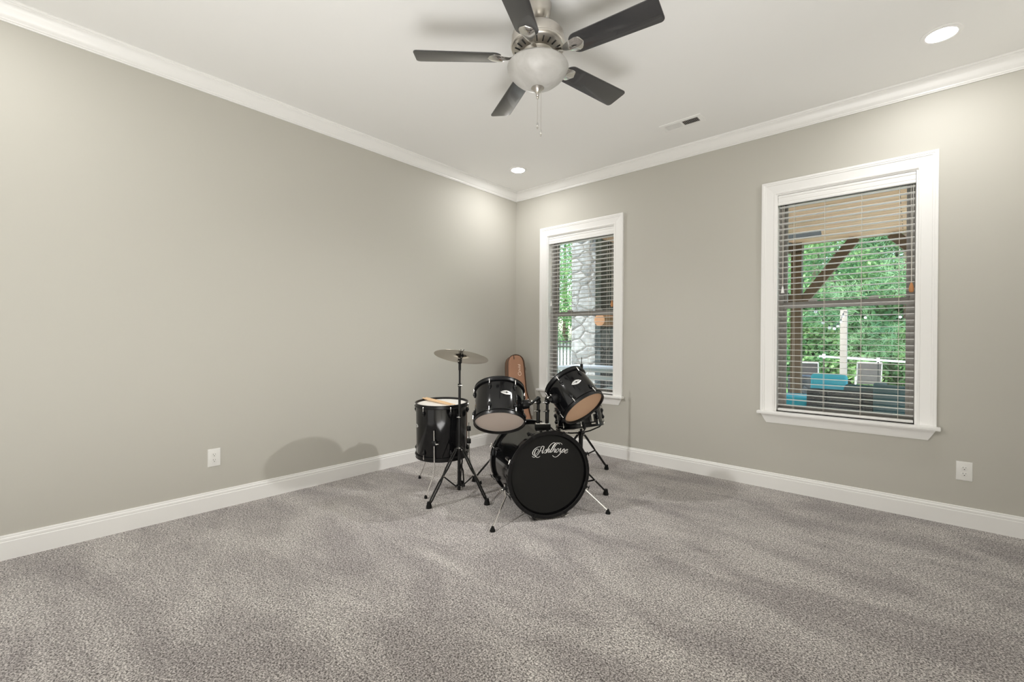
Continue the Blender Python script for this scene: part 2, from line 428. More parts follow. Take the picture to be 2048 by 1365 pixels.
window(1, *WX[0]); window(2, *WX[1])

def blind(x0, x1, label, ladders):
    z1 = WZ[1]; z0 = WZ[0]
    r = thing('window_blind', ((x0+x1)/2,.04,z0), label, 'blind')
    a, b_ = x0+.014, x1-.014
    vp = [(0,0),(0,.080),(-.010,.080),(-.013,.074),(-.013,.062),(-.009,.058),(-.009,.052),(-.012,.049),(-.012,.026),(-.009,.022),(-.013,.017),(-.013,.004),(-.010,0)]
    v = MB(); k = len(vp); zz = z1-.094
    pts = [(a,.014+o,zz+h) for o, h in vp] + [(b_,.014+o,zz+h) for o, h in vp]
    v.add(pts, [tuple(range(k)), tuple(range(2*k-1,k-1,-1))] + [(i,(i+1)%k,k+(i+1)%k,k+i) for i in range(k)])
    v.build('valance', M['blind'], r, angle=15)
    MB().box((a+.004,.022,z1-.058),(b_-.004,.072,z1-.014)).build('headrail', M['blind'], r, bevel=.002)
    s = MB(); z = z1-.105; n = 0
    while z > z0+.045:
        A = (a+.003, b_-.003)
        prof = [(-.025,-.0012),(-.0235,-.0026),(0,-.0016),(.0235,-.0026),(.025,-.0012),(.0235,.0004),(0,.0014),(-.0235,.0004)]
        pts = [(A[0],.047+p,z+q) for p, q in prof] + [(A[1],.047+p,z+q) for p, q in prof]; k = len(prof)
        s.add(pts, [tuple(range(k)), tuple(range(2*k-1,k-1,-1))] + [(i,(i+1)%k,k+(i+1)%k,k+i) for i in range(k)])
        z -= .0452; n += 1
    s.build('slats', M['blind'], r)
    MB().box((a+.003,.020,z0+.004),(b_-.003,.074,z0+.024)).build('bottom_rail', M['blind'], r, bevel=.004)
    for lx in ladders:
        l = MB()
        for yy in (.0205,.0735): l.tube([(lx,yy,z1-.10),(lx,yy,z0+.02)], .0011, 6)
        zq = z1-.105-.0028
        while zq > z0+.045:
            l.tube([(lx,.0205,zq),(lx,.0735,zq)], .0007, 4); zq -= .0452
        l.build('ladder_cord', M['cord'], r)
    for lx, zb, mm in ((x0+.050, 1.63, M['blind']), (x1-.033, 1.595, M['tasselwood'])):
        c = MB()
        for e in (-.004,.004): c.tube([(lx+e*1.6,.014,z1-.10),(lx+e*.6,.008,zb+.3),(lx+e*.25,.008,zb+.03)], .0010, 6)
        co = c.build('pull_cord', M['cord'], r)
        if mm is M['tasselwood']: prof = [(0,.046),(.005,.044),(.008,.034),(.0125,.016),(.0145,0),(.0135,-.014),(.009,-.022),(0,-.024)]
        else: prof = [(0,.042),(.005,.040),(.0062,.03),(.010,.004),(.0125,-.010),(.0125,-.014),(0,-.014)]
        MB().lathe(prof, Matrix.Translation((lx,.008,zb)), 20).build('tassel', mm, co)
    return r
blind(*WX[0], 'white slatted blind in the left window near the room corner behind the drums', (.620,.820,1.045,1.270))
blind(*WX[1], 'white slatted blind in the large right-hand window', (2.974,3.179,3.408,3.622))

# ------------------------------------------------------------------ outlets, vent, cans
def outlet(o, nrm, right, label):
    r = thing('wall_outlet', o, label, 'outlet')
    n = Vector(nrm); x = Vector(right); o = Vector(o)
    Mx = Matrix(((x.x,0,n.x,o.x),(x.y,0,n.y,o.y),(x.z,1,n.z,o.z),(0,0,0,1)))
    w2, h2 = .040, .0635
    pl = MB(); v = [(-w2,-h2,0),(w2,-h2,0),(w2,h2,0),(-w2,h2,0),(-w2+.003,-h2+.003,.0055),(w2-.003,-h2+.003,.0055),(w2-.003,h2-.003,.0055),(-w2+.003,h2-.003,.0055)]
    pl.add(v, [(0,3,2,1),(4,5,6,7),(0,1,5,4),(1,2,6,5),(2,3,7,6),(3,0,4,7)], Mx)
    pl.build('cover_plate', M['plate'], r, bevel=.0015)
    for s in (1,-1):
        cy = s*.0195
        out = []
        for k in range(32):
            a = 2*PI*k/32; px, py = .0172*math.cos(a), .0172*math.sin(a); out.append((px, cy+max(-.0135,min(.0135,py))))
        rc = MB().prism(out, .005, .0075, Mx).build('receptacle', M['plate'], r, bevel=.0006)
        q = MB()
        q.box((-.0078,cy+.001,.0070),(-.0056,cy+.0095,.0078),Mx); q.box((.0056,cy+.002,.0070),(.0076,cy+.0085,.0078),Mx)
        q.lathe([(0,.0078),(.0027,.0078),(.0027,.007)], Mx @ Matrix.Translation((0,cy-.0065,0)), 14)
        q.build('socket_slot', M['slot'], rc, smooth=False)
    MB().lathe([(0,.0072),(.0026,.0068),(.003,.0054)], Mx, 14).build('screw', M['plate'], r)
outlet((0,-3.238,.3695), (1,0,0), (0,1,0), 'white duplex outlet on the long left wall')
outlet((3.960,0,.3680), (0,-1,0), (1,0,0), 'white duplex outlet low at the far right, below the large window')
outlet((.250,0,.3680), (0,-1,0), (1,0,0), 'white outlet half hidden beside the brown guitar bag')

v = thing('ceiling_vent', (2.255,-.485,H), 'white ceiling air register with louvres near the window wall', 'vent')
vx0, vx1, vy0, vy1 = 2.085, 2.425, -.560, -.412
f = MB()
f.ring((vx0,vy0,vx1,vy1),(vx0+.036,vy0+.034,vx1-.036,vy1-.034),H-.006,H+.001,(0,1,2)); f.box((2.249,vy0+.034,H-.0055),(2.263,vy1-.034,H+.001))
f.build('frame', M['trim'], v, bevel=.002)
MB().box((vx0+.03,vy0+.03,H-.0015),(vx1-.03,vy1-.03,H-.0005)).build('backing', M['ventdark'], v, smooth=False)
for g, (a, b_, ang) in enumerate(((vx0+.036,2.249,-50),(2.263,vx1-.036,55))):
    l = MB(); n = 11
    for k in range(n):
        x = a+(b_-a)*(k+.5)/n
        l.cbox((0,0,0),(.0115,vy1-vy0-.066,.0011), Matrix.Translation((x,(vy0+vy1)/2,H-.0050)) @ Matrix.Rotation(math.radians(ang),4,'Y'))
    l.build('louvre', M['trim'], v, smooth=False)

def can(x, y, label):
    r = thing('recessed_light', (x,y,H), label, 'ceiling light', 'recessed ceiling lights')
    MB().lathe([(.067,-.002),(.070,-.006),(.088,-.006),(.094,-.003),(.095,.001),(.067,.001)], Matrix.Translation((x,y,H)), 48, close=True).build('trim_ring', M['trim'], r)
    MB().lathe([(0,-.0035),(.066,-.0035),(.0675,-.001)], Matrix.Translation((x,y,H)), 48).build('lens', M['lens'], r)
can(3.812,-.578,'round recessed ceiling light at upper right, above the large window')
can(.545,-.598,'round recessed ceiling light by the far corner of the room')

# ------------------------------------------------------------------ ceiling fan
FX, FY = 2.177, -2.317
fan = thing('ceiling_fan', (FX,FY,H), 'brushed nickel ceiling fan with five dark blades and a frosted bowl light', 'ceiling fan')
FT = Matrix.Translation((FX,FY,0))
MB().lathe([(0,H-.001),(.070,H-.001),(.072,H-.008),(.072,H-.020),(.069,H-.026),(.066,H-.055),(.052,H-.082),(.036,H-.094),(.030,H-.097),(0,H-.097)], FT).build('canopy', M['nickel'], fan)
MB().lathe([(.022,H-.085),(.024,H-.104),(.024,H-.150),(.030,H-.160)], FT, 24).build('downrod', M['rim'], fan)
mo = MB().lathe([(0,2.885),(.060,2.886),(.100,2.880),(.128,2.871),(.137,2.862),(.141,2.850),(.143,2.815),(.141,2.809),(.145,2.807),(.146,2.800),(.142,2.790),(.136,2.785),(.120,2.778),(.085,2.766),(.075,2.752),(0,2.752)], FT, 64).build('motor_housing', M['nickel'], fan)
for b5 in range(5):
    for k in range(4):
        a = math.radians(223.2+36+72*b5-25.5+17*k)
        vs = MB().cbox((0,0,0),(.030,.0062,.004), FT @ Matrix.Rotation(a,4,'Z') @ Matrix.Translation((.112,0,2.7745)) @ Matrix.Rotation(math.radians(-18),4,'Y'))
        vs.build('vent_slot', M['slot'], mo, smooth=False)
MB().lathe([(.074,2.756),(.080,2.752),(.080,2.738),(.060,2.732),(.055,2.722),(.070,2.716),(.105,2.713),(.112,2.706),(.112,2.700),(0,2.700)], FT, 48).build('light_fitter', M['nickel'], fan)
MB().lathe([(.100,2.706),(.140,2.704),(.160,2.697),(.165,2.688),(.163,2.676),(.152,2.655),(.134,2.634),(.108,2.612),(.078,2.594),(.050,2.582),(.024,2.576),(0,2.575)], FT, 64).build('glass_bowl', M['bowl'], fan)
MB().lathe([(0,2.580),(.034,2.580),(.035,2.576),(.028,2.571),(.018,2.563),(.011,2.552),(.008,2.542),(.009,2.538),(.006,2.534),(.006,2.530),(.008,2.527),(.004,2.520),(0,2.519)], FT, 24).build('finial', M['nickel'], fan)
PITCH = -12
for k in range(5):
    a = math.radians(223.2+72*k)
    Mb = FT @ Matrix.Rotation(a,4,'Z') @ Matrix.Translation((0,0,2.738))
    Mp = Mb @ Matrix.Rotation(math.radians(PITCH),4,'X')
    out = []
    def arc(cx, cy, r, a0, a1, n=7):
        for i in range(n+1):
            t = math.radians(a0+(a1-a0)*i/n); out.append((cx+r*math.cos(t), cy+r*math.sin(t)))
    arc(.660-.022, .070-.022, .022, 90, 0); out2 = None
    arc(.660-.022, -.070+.022, .022, 0, -90)
    arc(.196+.045, -.061+.045, .045, -95, -180, 8)
    arc(.196+.045, .061-.045, .045, 180, 95, 8)
    bl = MB().prism(out, -.0028, .0028, Mp).build('blade', M['blade'], fan, bevel=.0012, angle=50)
    # blade iron: arm from the hub, flared shell-shaped plate under the blade root
    ir = MB(); prof = []
    for i in range(17):
        t = i/16; x = .085+.185*t
        wd = .014 if t < .35 else .014+.027*math.sin(min(1,(t-.35)/.45)*PI/2)
        if t > .8: wd = .041*math.sqrt(max(0,1-((t-.8)/.2)**2))+.0005
        prof.append((x, wd, -.0045-.012*math.sin(PI*min(1,max(0,(t-.3)/.7)))))
    for s in range(len(prof)-1):
        pass
    vv = []; ff = []
    for x, wd, zz in prof:
        zz0 = (.012 if x < .12 else .012*max(0,(.15-x)/.03) if x < .15 else 0)
        for j in range(9):
            u = -1+2*j/8; vv.append((x, u*wd, zz*(1-.75*u*u)-.002+zz0))
        for j in range(9):
            u = -1+2*j/8; vv.append((x, u*wd, -.0028+zz0))
    for i in range(len(prof)-1):
        for j in range(8):
            a0 = i*18+j; ff.append((a0,a0+1,a0+19,a0+18)); a1 = a0+9; ff.append((a1,a1+18,a1+19,a1+1))
        ff.append((i*18, i*18+18, i*18+27, i*18+9)); ff.append((i*18+8, i*18+17, i*18+35, i*18+26))
    ir.add(vv, ff, Mp)
    ir.build('blade_iron', M['nickelshine'], fan, angle=50)
for dx, dy, zt, zb in ((0,0,2.521,2.375),(.014,.012,2.560,2.336)):
    c = MB(); n = int((zt-zb)/.0045)
    c.tube([(FX+dx,FY+dy,zt),(FX+dx,FY+dy,zb+.02)], .0009, 6)
    for i in range(n):
        zz = zt-(zt-zb-.02)*i/n; c.sphere((FX+dx,FY+dy,zz), .0015, seg=6, ring=4)
    co = c.build('pull_chain', M['nickel'], fan)
    MB().lathe([(0,.022),(.0028,.021),(.0032,.016),(.0052,.012),(.0062,0),(.0056,-.010),(.003,-.016),(0,-.017)], Matrix.Translation((FX+dx,FY+dy,zb)), 16).build('chain_fob', M['nickelshine'], co)

# ------------------------------------------------------------------ drums
def fr(c, a, hint=(0,0,1)):
    return along(c, Vector(c)+Vector(a), hint if abs(Vector(a).normalized().dot(Vector((0,0,1)))) < .98 else (1,0,0))
def lug_mb(R, ang, z, sgn, hoop_z):
    """black teardrop lug on the shell; sgn points to the nearer hoop"""
    b = MB(); A = Matrix.Rotation(ang,4,'Z')
    b.sphere((R+.006,0,z), .0125, A, 14, 10, (.95,.9,1.25))
    b.sphere((R+.004,0,z-sgn*.016), .008, A, 12, 8, (.8,.8,1.3))
    return b
def rod_mb(R, ang, z, zh, sgn):
    b = MB(); A = Matrix.Rotation(ang,4,'Z')
    p = A @ Vector((R+.010,0,z+sgn*.012)); q = A @ Vector((R+.010,0,zh))
    b.cyl(p, q, .0026, seg=8); b.cyl(q-Vector((0,0,.004)), q+Vector((0,0,.004)), .0052, seg=10)
    c = A @ Vector((R+.010,0,zh+sgn*.006)); b.cyl(c, c+Vector((0,0,sgn*.006)), .0034, seg=4)
    return b
def xf(b, Mx):
    b.v = [tuple(Mx @ Vector(p)) for p in b.v]; return b
def hoop_mb(R, z, sgn, h=.030):
    """triple-flanged steel hoop: from its ear flange up over the head edge"""
    return MB().lathe([(R-.002,z-sgn*.012),(R+.009,z-sgn*.012),(R+.0115,z-sgn*.010),(R+.0115,z-sgn*.008),(R+.004,z-sgn*.007),(R+.004,z+sgn*.012),(R+.0075,z+sgn*.015),(R+.0075,z+sgn*.0175),(R+.001,z+sgn*.0175),(R-.001,z+sgn*.012),(R-.0015,z-sgn*.002)], None, 72, close=True)
def drum(root, Mx, R, L, nl, off, top, bot, badge=None, shell='black'):
    """shell from z=0 to L about local z; R shell radius"""
    s = MB().lathe([(R,.008),(R,L-.008),(R-.001,L-.004),(R-.006,L-.002),(R-.007,.002),(R-.001,.004)], None, 96, close=True)
    sh = xf(s, Mx).build('shell', M[shell], root)
    xf(MB().lathe([(R-.0072,.006),(R-.0072,L-.006)], None, 64), Mx).build('inner_ply', M['inner'], sh)
    for z, sg, hm in ((L,1,top),(0,-1,bot)):
        nm = 'batter_head' if sg > 0 else 'resonant_head'
        xf(MB().lathe([(0,z+sg*.001),(R-.012,z+sg*.001),(R-.004,z+sg*.0015),(R+.003,z-sg*.004),(R+.003,z-sg*.006)], None, 72), Mx).build(nm, hm, root)
        xf(hoop_mb(R, z, sg), Mx).build('hoop', M['rim'], root)
    for k in range(nl):
        a = math.radians(off)+2*PI*k/nl
        for z, sg in ((L,1),(0,-1)):
            o = xf(lug_mb(R, a, z-sg*.045, sg, z), Mx).build('lug', M['rim'], root)
            xf(rod_mb(R, a, z-sg*.045, z-sg*.008, sg), Mx).build('tension_rod', M['chrome'], o)
    if badge is not None:
        a, z, wd, ht = badge; a = math.radians(a)
        v = []; f = []; n = 24
        for i in range(n+1):
            t = -1+2*i/n; hh = ht/2*(1-t*t)
            for j in range(5):
                u = -1+.5*j; an = a+t*wd/2/R; rr = R+.0022-.0010*abs(u)
                v.append((rr*math.cos(an), rr*math.sin(an), z+u*hh))
        for i in range(n):
            for j in range(4): f.append((i*5+j, i*5+5+j, i*5+6+j, i*5+1+j))
        bd = xf(MB().add(v, f), Mx).build('badge', M['badge'], sh)
        v = []; f = []
        for i in range(n+1):
            t = (-1+2*i/n)*.93; hh = .0013*(1-abs(t))+.0004+(.0045*math.sqrt(max(0,1-(t/.11)**2)) if abs(t) < .11 else 0)
            an = a+t*wd/2/R
            for u in (-1,1): v.append(((R+.0030)*math.cos(an), (R+.0030)*math.sin(an), z+u*hh))
        for i in range(n): f.append((i*2,i*2+2,i*2+3,i*2+1))
        xf(MB().add(v, f), Mx).build('badge_mark', M['badgeink'], bd)
    return sh
def wing(b, p, n, s=.011):
    p = Vector(p); n = Vector(n).normalized(); b.cyl(p, p+n*.012, .005, seg=10)
    t = n.cross(Vector((0,0,1)));  t = t.normalized() if t.length > .1 else Vector((1,0,0))
    for e in (1,-1): b.tube([p+n*.010, p+n*.016+t*e*s*.6, p+n*.022+t*e*s*1.3], [.004,.0042,.003], 8)

# --- bass drum
BC = Vector((1.867,-1.770,.305)); BA = Vector((-.8535,.5211,0)).normalized()
MBs = along(BC, BC+BA, (0,0,1))          # local x = up, y = to the camera's right, z = into the drum
bass = thing('bass_drum', (BC.x+BA.x*.24, BC.y+BA.y*.24, 0), 'large black bass drum standing on edge with white script on its front head', 'drum')
RB, LB = .279, .478
sh = xf(MB().lathe([(RB,.030),(RB,LB-.030),(RB-.007,LB-.030),(RB-.007,.030)], None, 128, close=True), MBs).build('shell', M['black'], bass)
for z0_, z1_ in ((0,.040),(LB-.040,LB)):
    xf(MB().lathe([(.272,z0_+.001),(.272,z1_-.001),(.274,z1_),(.295,z1_),(.2975,z1_-.0025),(.2975,z0_+.0025),(.295,z0_),(.274,z0_)], None, 128, close=True), MBs).build('hoop', M['black'], bass)
fh = xf(MB().lathe([(0,.0205),(.250,.0205),(.262,.0185),(.272,.024)], None, 96), MBs).build('front_head', M['headblack'], bass)
xf(MB().lathe([(0,LB-.0205),(.262,LB-.0185),(.272,LB-.024)], None, 96), MBs).build('batter_head', M['headwhite'], bass)
# lettering on the front head: pen strokes traced as ribbons of varying width
def LP(cx, cy): return (.2801-cx*1.10e-5-cy*1.804e-4 + cx*cy*0.0, -.1716+cx*1.9725e-4)
STROKES = [
 ([(262,818),(300,850),(345,852),(385,825),(430,790),(480,740),(530,650),(575,545),(622,455),(655,444),(690,450)], (5,11,11,8,8,10,14,15,14,9,10)),
 ([(575,468),(500,470),(430,495),(360,545),(310,610),(283,680),(285,740),(320,785),(365,790)], (5,7,9,12,16,20,18,12,5)),
 ([(395,758),(450,690),(487,625),(490,575),(460,548),(415,562),(375,620),(352,690),(358,760),(395,830),(450,865),(510,850),(550,812)], (6,7,8,9,9,11,16,20,20,16,10,8,5)),
 ([(698,452),(680,530),(650,610),(625,680),(640,708),(668,690),(700,645)], (17,19,18,18,14,8,6)),
 ([(540,632),(590,618),(650,618)], (5,6,5)),
 ([(690,655),(740,600),(775,562),(792,575),(770,610),(785,655),(765,695),(720,705),(700,685)], (5,6,8,8,9,14,14,10,6)),
 ([(760,690),(810,600),(850,520),(900,440),(960,370),(1030,325),(1090,322),(1130,350),(1135,368)], (6,9,12,14,13,10,10,12,8)),
 ([(795,690),(835,610),(870,550),(895,545),(900,570),(870,635),(860,675),(875,688),(905,655)], (10,13,10,9,13,16,14,9,6)),
 ([(905,655),(960,570),(1010,470),(1060,395),(1110,345),(1170,322),(1230,335),(1275,380)], (6,9,13,14,12,8,10,12)),
 ([(1110,370),(1040,460),(985,550),(930,640),(925,675),(950,680),(985,640)], (12,15,15,16,15,9,6)),
 ([(985,670),(1040,560),(1090,470),(1140,400),(1200,345),(1250,325),(1310,330),(1350,355),(1368,392)], (12,14,14,13,10,7,8,12,9)),
 ([(1040,620),(1080,560),(1110,545),(1118,570),(1085,635),(1075,672),(1095,680),(1130,640)], (6,9,9,13,16,14,9,6)),
 ([(1240,540),(1200,545),(1160,590),(1132,650),(1150,685),(1195,665),(1235,605),(1245,555),(1225,548)], (6,9,14,17,13,8,9,10,6)),
 ([(1250,625),(1285,570),(1325,525),(1318,560),(1300,620),(1280,668),(1300,672),(1335,635)], (5,7,10,13,16,14,8,6)),
 ([(1430,560),(1390,610),(1330,690),(1270,760),(1200,825),(1130,860),(1070,850),(1030,820),(1012,792)], (8,13,15,14,12,9,11,13,10)),
 ([(1350,650),(1385,590),(1430,555),(1462,560),(1452,610),(1415,665),(1375,690),(1360,670)], (6,8,9,13,15,12,8,6)),
 ([(1470,650),(1530,632),(1580,600),(1575,570),(1540,572),(1495,615),(1465,670),(1478,708),(1530,708),(1590,655)], (5,7,9,9,9,14,18,15,9,5)),
]
def smooth_line(pts, ws, n=6):
    P = []; W_ = []
    for i in range(len(pts)-1):
        p0 = pts[max(0,i-1)]; p1 = pts[i]; p2 = pts[i+1]; p3 = pts[min(len(pts)-1,i+2)]
        for k in range(n):
            t = k/n
            q = [.5*((2*p1[j])+(-p0[j]+p2[j])*t+(2*p0[j]-5*p1[j]+4*p2[j]-p3[j])*t*t+(-p0[j]+3*p1[j]-3*p2[j]+p3[j])*t**3) for j in (0,1)]
            P.append(tuple(q)); W_.append(ws[i]*(1-t)+ws[i+1]*t)
    P.append(pts[-1]); W_.append(ws[-1]); return P, W_
def ribbon(b, pts, ws, plane, zoff):
    n = len(pts); v = []; f = []
    for i in range(n):
        a = pts[max(0,i-1)]; c = pts[min(n-1,i+1)]; d = Vector((c[0]-a[0], c[1]-a[1])); d = d.normalized() if d.length > 0 else Vector((1,0)); nn = (-d.y, d.x)
        for e in (-1,1): v.append(plane(pts[i][0]+nn[0]*ws[i]*e/2, pts[i][1]+nn[1]*ws[i]*e/2, zoff))
    for i in range(n-1): f.append((2*i,2*i+1,2*i+3,2*i+2))
    b.add(v, f)
lt = MB()
for i, (pts, ws) in enumerate(STROKES):
    P, W_ = smooth_line(pts, ws)
    ribbon(lt, P, [q*1.15+4 for q in W_], lambda x, y, z: MBs @ Vector((*LP(x,y), z)), .0197-.00002*i)
lt.build('script_lettering', M['logo'], fh, smooth=False)
for z, sg in ((0,1),(LB,-1)):
    for k in range(8):
        a = math.radians(22.5+45*k-1.5)
        A = Matrix.Rotation(a,4,'Z')
        cl = MB()
        cl.box((.290,-.010,z-.003),(.3005,.010,z+.030), A) if sg > 0 else cl.box((.290,-.010,z-.030),(.3005,.010,z+.003), A)
        cl.box((.279,-.009,min(z-sg*.005,z)),(.298,.009,max(z-sg*.005,z)), A)
        o = xf(cl, MBs).build('claw_hook', M['rim'], bass, bevel=.003)
        if math.cos(a) < -.85: pass
        q = MB(); p0 = A @ Vector((.309,0,z+sg*.002)); p1 = A @ Vector((.309,0,z+sg*.085))
        q.cyl(p0, p1, .0028, seg=8); q.cyl(p0-Vector((0,0,sg*.012)), p0, .0055, seg=10)
        t = A @ Vector((0,1,0)); c0 = p0-Vector((0,0,sg*.010))
        q.cyl(c0-t*.016, c0+t*.016, .003, seg=8)
        xf(q, MBs).build('t_rod', M['chrome'] if k % 3 == 0 else M['rim'], o)
        l = MB(); l.sphere((RB+.010,0,z+sg*.100), .014, A, 14, 10, (1,.9,1.6))
        l.cyl(A @ Vector((RB,0,z+sg*.105)), A @ Vector((RB+.012,0,z+sg*.105)), .010)
        xf(l, MBs).build('lug', M['rim'], bass)
# spurs
def W(Mx, x, y, z): return Mx @ Vector((x,y,z))
for ang, foot, bend in ((-113,(1.714,-2.165,.012),True),(113,(2.106,-1.405,.010),False)):
    a = math.radians(ang); A = Matrix.Rotation(a,4,'Z')
    p = MBs @ (A @ Vector((RB+.018,0,.150)))
    br = MB(); br.box((RB-.002,-.022,.118),(RB+.010,.022,.185), A); br.cyl(A @ Vector((RB,0,.150)), A @ Vector((RB+.032,0,.150)), .014)
    br = xf(br, MBs); o = br.build('spur_bracket', M['rim'], bass, bevel=.002)
    wn = MB(); pw = MBs @ (A @ Vector((RB+.030,0,.150))); wing(wn, pw, (MBs.to_3x3() @ (A.to_3x3() @ Vector((1,0,0)))))
    wn.build('wing_screw', M['chrome'], o)
    F = Vector(foot); p = Vector(p)
    if bend: pts = [p+Vector((0,0,.03)), p, p+(F-p)*.18+Vector((.012,.018,-.012)), F+Vector((0,0,.012))]
    else: pts = [p+Vector((0,0,.03)), p, F+Vector((0,0,.012))]
    sp = MB().tube(pts, .0058, 10).build('spur', M['chrome'], bass)
    d = (F-p).normalized()
    q = MB(); q.lathe([(0,-.012),(.017,-.012),(.018,-.006),(.010,.012),(.008,.020),(0,.020)], Matrix.Translation(F+Vector((0,0,.001))), 18)
    q.build('rubber_foot', M['rubber'], sp)
# tom holder on top of the shell
hc = Vector((1.692,-1.627,.0)); hr = Vector((.745,.667,0)); hf = Vector((-.667,.745,0))
HM = Matrix(((hr.x,hf.x,0,hc.x),(hr.y,hf.y,0,hc.y),(0,0,1,0),(0,0,0,1)))
hb = MB().prism([(-.058,-.028),(.058,-.028),(.058,.028),(-.058,.028)], .565, .610, HM)
for o in hb.v: pass
hbx = hb.build('tom_holder', M['blackmetal'], bass, bevel=.006)
MB().cbox((0,0,.6125),(.10,.05,.006),HM).build('holder_plate', M['chrome'], hbx, bevel=.001)
TC = {'l':Vector((1.615,-2.002,.667)),'r':Vector((1.986,-1.547,.754))}
TA = {'l':Vector((-.399,.415,.818)).normalized(),'r':Vector((-.736,.097,.67)).normalized()}
ML = fr(TC['l'], TA['l']); MR = fr(TC['r'], TA['r'])
def shellpt(Mx, R, deg, z): return Mx @ Vector((R*math.cos(math.radians(deg)), R*math.sin(math.radians(deg)), z))
for sx, Mt, R, deg, zz, side in ((-.032, ML, .168, 86, .122, 'l'), (.033, MR, .1555, -102, .127, 'r')):
    b0 = HM @ Vector((sx,0,.600)); zt = .765
    po = MB().cyl(b0, b0+Vector((0,0,.10)), .0135); po.cyl(b0+Vector((0,0,.095)), b0+Vector((0,0,.112)), .0165); po.cyl(b0+Vector((0,0,.10)), b0+Vector((0,0,zt-.6)), .0105)
    j = b0+Vector((0,0,zt-.595)); po.sphere(j, .021); 
    pobj = po.build('tom_post', M['blackmetal'], bass)
    e = shellpt(Mt, R+.045, deg, zz); j2 = j + Vector((0,0,.022))
    ar = MB(); ar.sphere(j2, .018); ar.tube([j2, j2+(e-j2)*.15+Vector((0,0,.006)), e-(e-j2)*.2, e+(e-j2)*.05], [.012,.0095,.0095,.0095], 12)
    ao = ar.build('tom_arm', M['blackmetal'], pobj)
    ww = MB(); wing(ww, j+Vector((.0,-.018,0)), (.35,-.8,-.2)); ww.build('wing_bolt', M['chrome'], pobj); ww = MB(); wing(ww, b0+Vector((0,-.014,.104)), (.3,-.8,0)); ww.build('wing_bolt', M['chrome'], pobj)

# --- toms
tl = thing('tom_drum', TC['l'], 'black tom drum with pale lower head, left one mounted over the bass drum', 'drum')
RL = .168
sl = drum(tl, ML, RL, .236, 6, -23, M['filmwhite'], M['film'], badge=(15.5,.133,.082,.030))
tr_ = thing('tom_drum', TC['r'], 'black tom drum steeply tilted with an orange-tan lower head, right one over the bass drum', 'drum')
RR = .1555
sr = drum(tr_, MR, RR, .226, 6, -62, M['filmwhite'], M['filmtan'], badge=(-29.6,.117,.080,.034))
for root, Mt, R, deg, zz, sh_ in ((tl,ML,RL,86,.122,sl),(tr_,MR,RR,-102,.127,sr)):
    b = MB(); A = Matrix.Rotation(math.radians(deg),4,'Z')
    b.lathe([(0,0),(.034,0),(.034,.006),(.030,.034),(.024,.044),(0,.044)], Mt @ A @ Matrix.Translation((R-.003,0,zz)) @ Matrix.Rotation(PI/2,4,'Y'), 24)
    o = b.build('mount_bracket', M['rim'], root)
    q = MB(); 
    for e in (-.018,.018): q.sphere(Mt @ (A @ Vector((R+.030,e*.6,zz+.030))), .006, seg=10, ring=8)
    q.sphere(Mt @ (A @ Vector((R+.056,0,zz+.022))), .008, seg=10, ring=8)
    q.build('mount_bolt', M['chrome'], o)

# --- floor tom
FC = Vector((.828,-1.846,.292)); FA = Vector((.02,-.035,1)).normalized()
MF = along(FC, FC+FA, (1,0,0))
ft = thing('floor_tom', (FC.x,FC.y,0), 'deep black floor tom on three chrome legs nearest the left wall', 'drum')
RF = .206
sf = drum(ft, MF, RF, .405, 6, -81, M['headwhite'], M['headwhite'], badge=(-112,.245,.070,.030))
for deg, foot in ((-55,(.925,-2.085,.012)),(58,(.985,-1.560,.012)),(176,(.488,-1.815,.012))):
    a = math.radians(deg); A = Matrix.Rotation(a,4,'Z')
    b = MB()
    for zz in (.135,) if deg != 58 else (.080,.185): b.cbox((RF+.014,0,zz),(.034,.034,.040),A)
    o = xf(b, MF).build('leg_bracket', M['rim'], ft, bevel=.005)
    p0 = MF @ (A @ Vector((RF+.018,0,.235))); p1 = MF @ (A @ Vector((RF+.018,0,-.10)))
    F = Vector(foot)
    leg = MB().tube([p0, p1+Vector((0,0,.03)), p1+(F-p1)*.12, F-(F-p1)*.25, F+Vector((0,0,.004))], .0052, 10).build('leg', M['chrome'], ft)
    MB().lathe([(0,-.012),(.011,-.012),(.012,-.004),(.008,.014),(0,.014)], Matrix.Translation(F), 14).build('rubber_foot', M['rubber'], leg)
    if deg != 58:
        ww = MB(); wing(ww, MF @ (A @ Vector((RF+.028,.014,.135))), (MF.to_3x3() @ (A.to_3x3() @ Vector((.6,.8,0)))), .008); ww.build('wing_screw', M['chrome'], o)

# --- drumsticks lying on the floor tom
def stick(p, q, label):
    p = Vector(p); q = Vector(q); L = (q-p).length
    prof = [(0,0),(.0045,.0005),(.0066,.004),(.0074,.012),(.0074,L*.62),(.0066,L*.75),(.0040,L*.93),(.0031,L*.957),(.0036,L*.965),(.0050,L*.978),(.0048,L*.99),(.003,L*.998),(0,L)]
    o = MB().lathe(prof, along((0,0,0), q-p), 20).build('drumstick', M['stick'])
    o.location = p; return tag(o, label, 'drumstick')
zt = .292+.405+.0095
def FT_(x, y, up=.0): return MF @ Vector((x,y,.405+.0092+up))
stick(FT_(-.232,-.015,.0100), FT_(.150,-.030,.0015), 'front wooden drumstick lying across the floor tom head')
stick(FT_(-.224,.010,.0100), FT_(.172,-.006,.0015), 'rear wooden drumstick on the floor tom, half behind the front one')

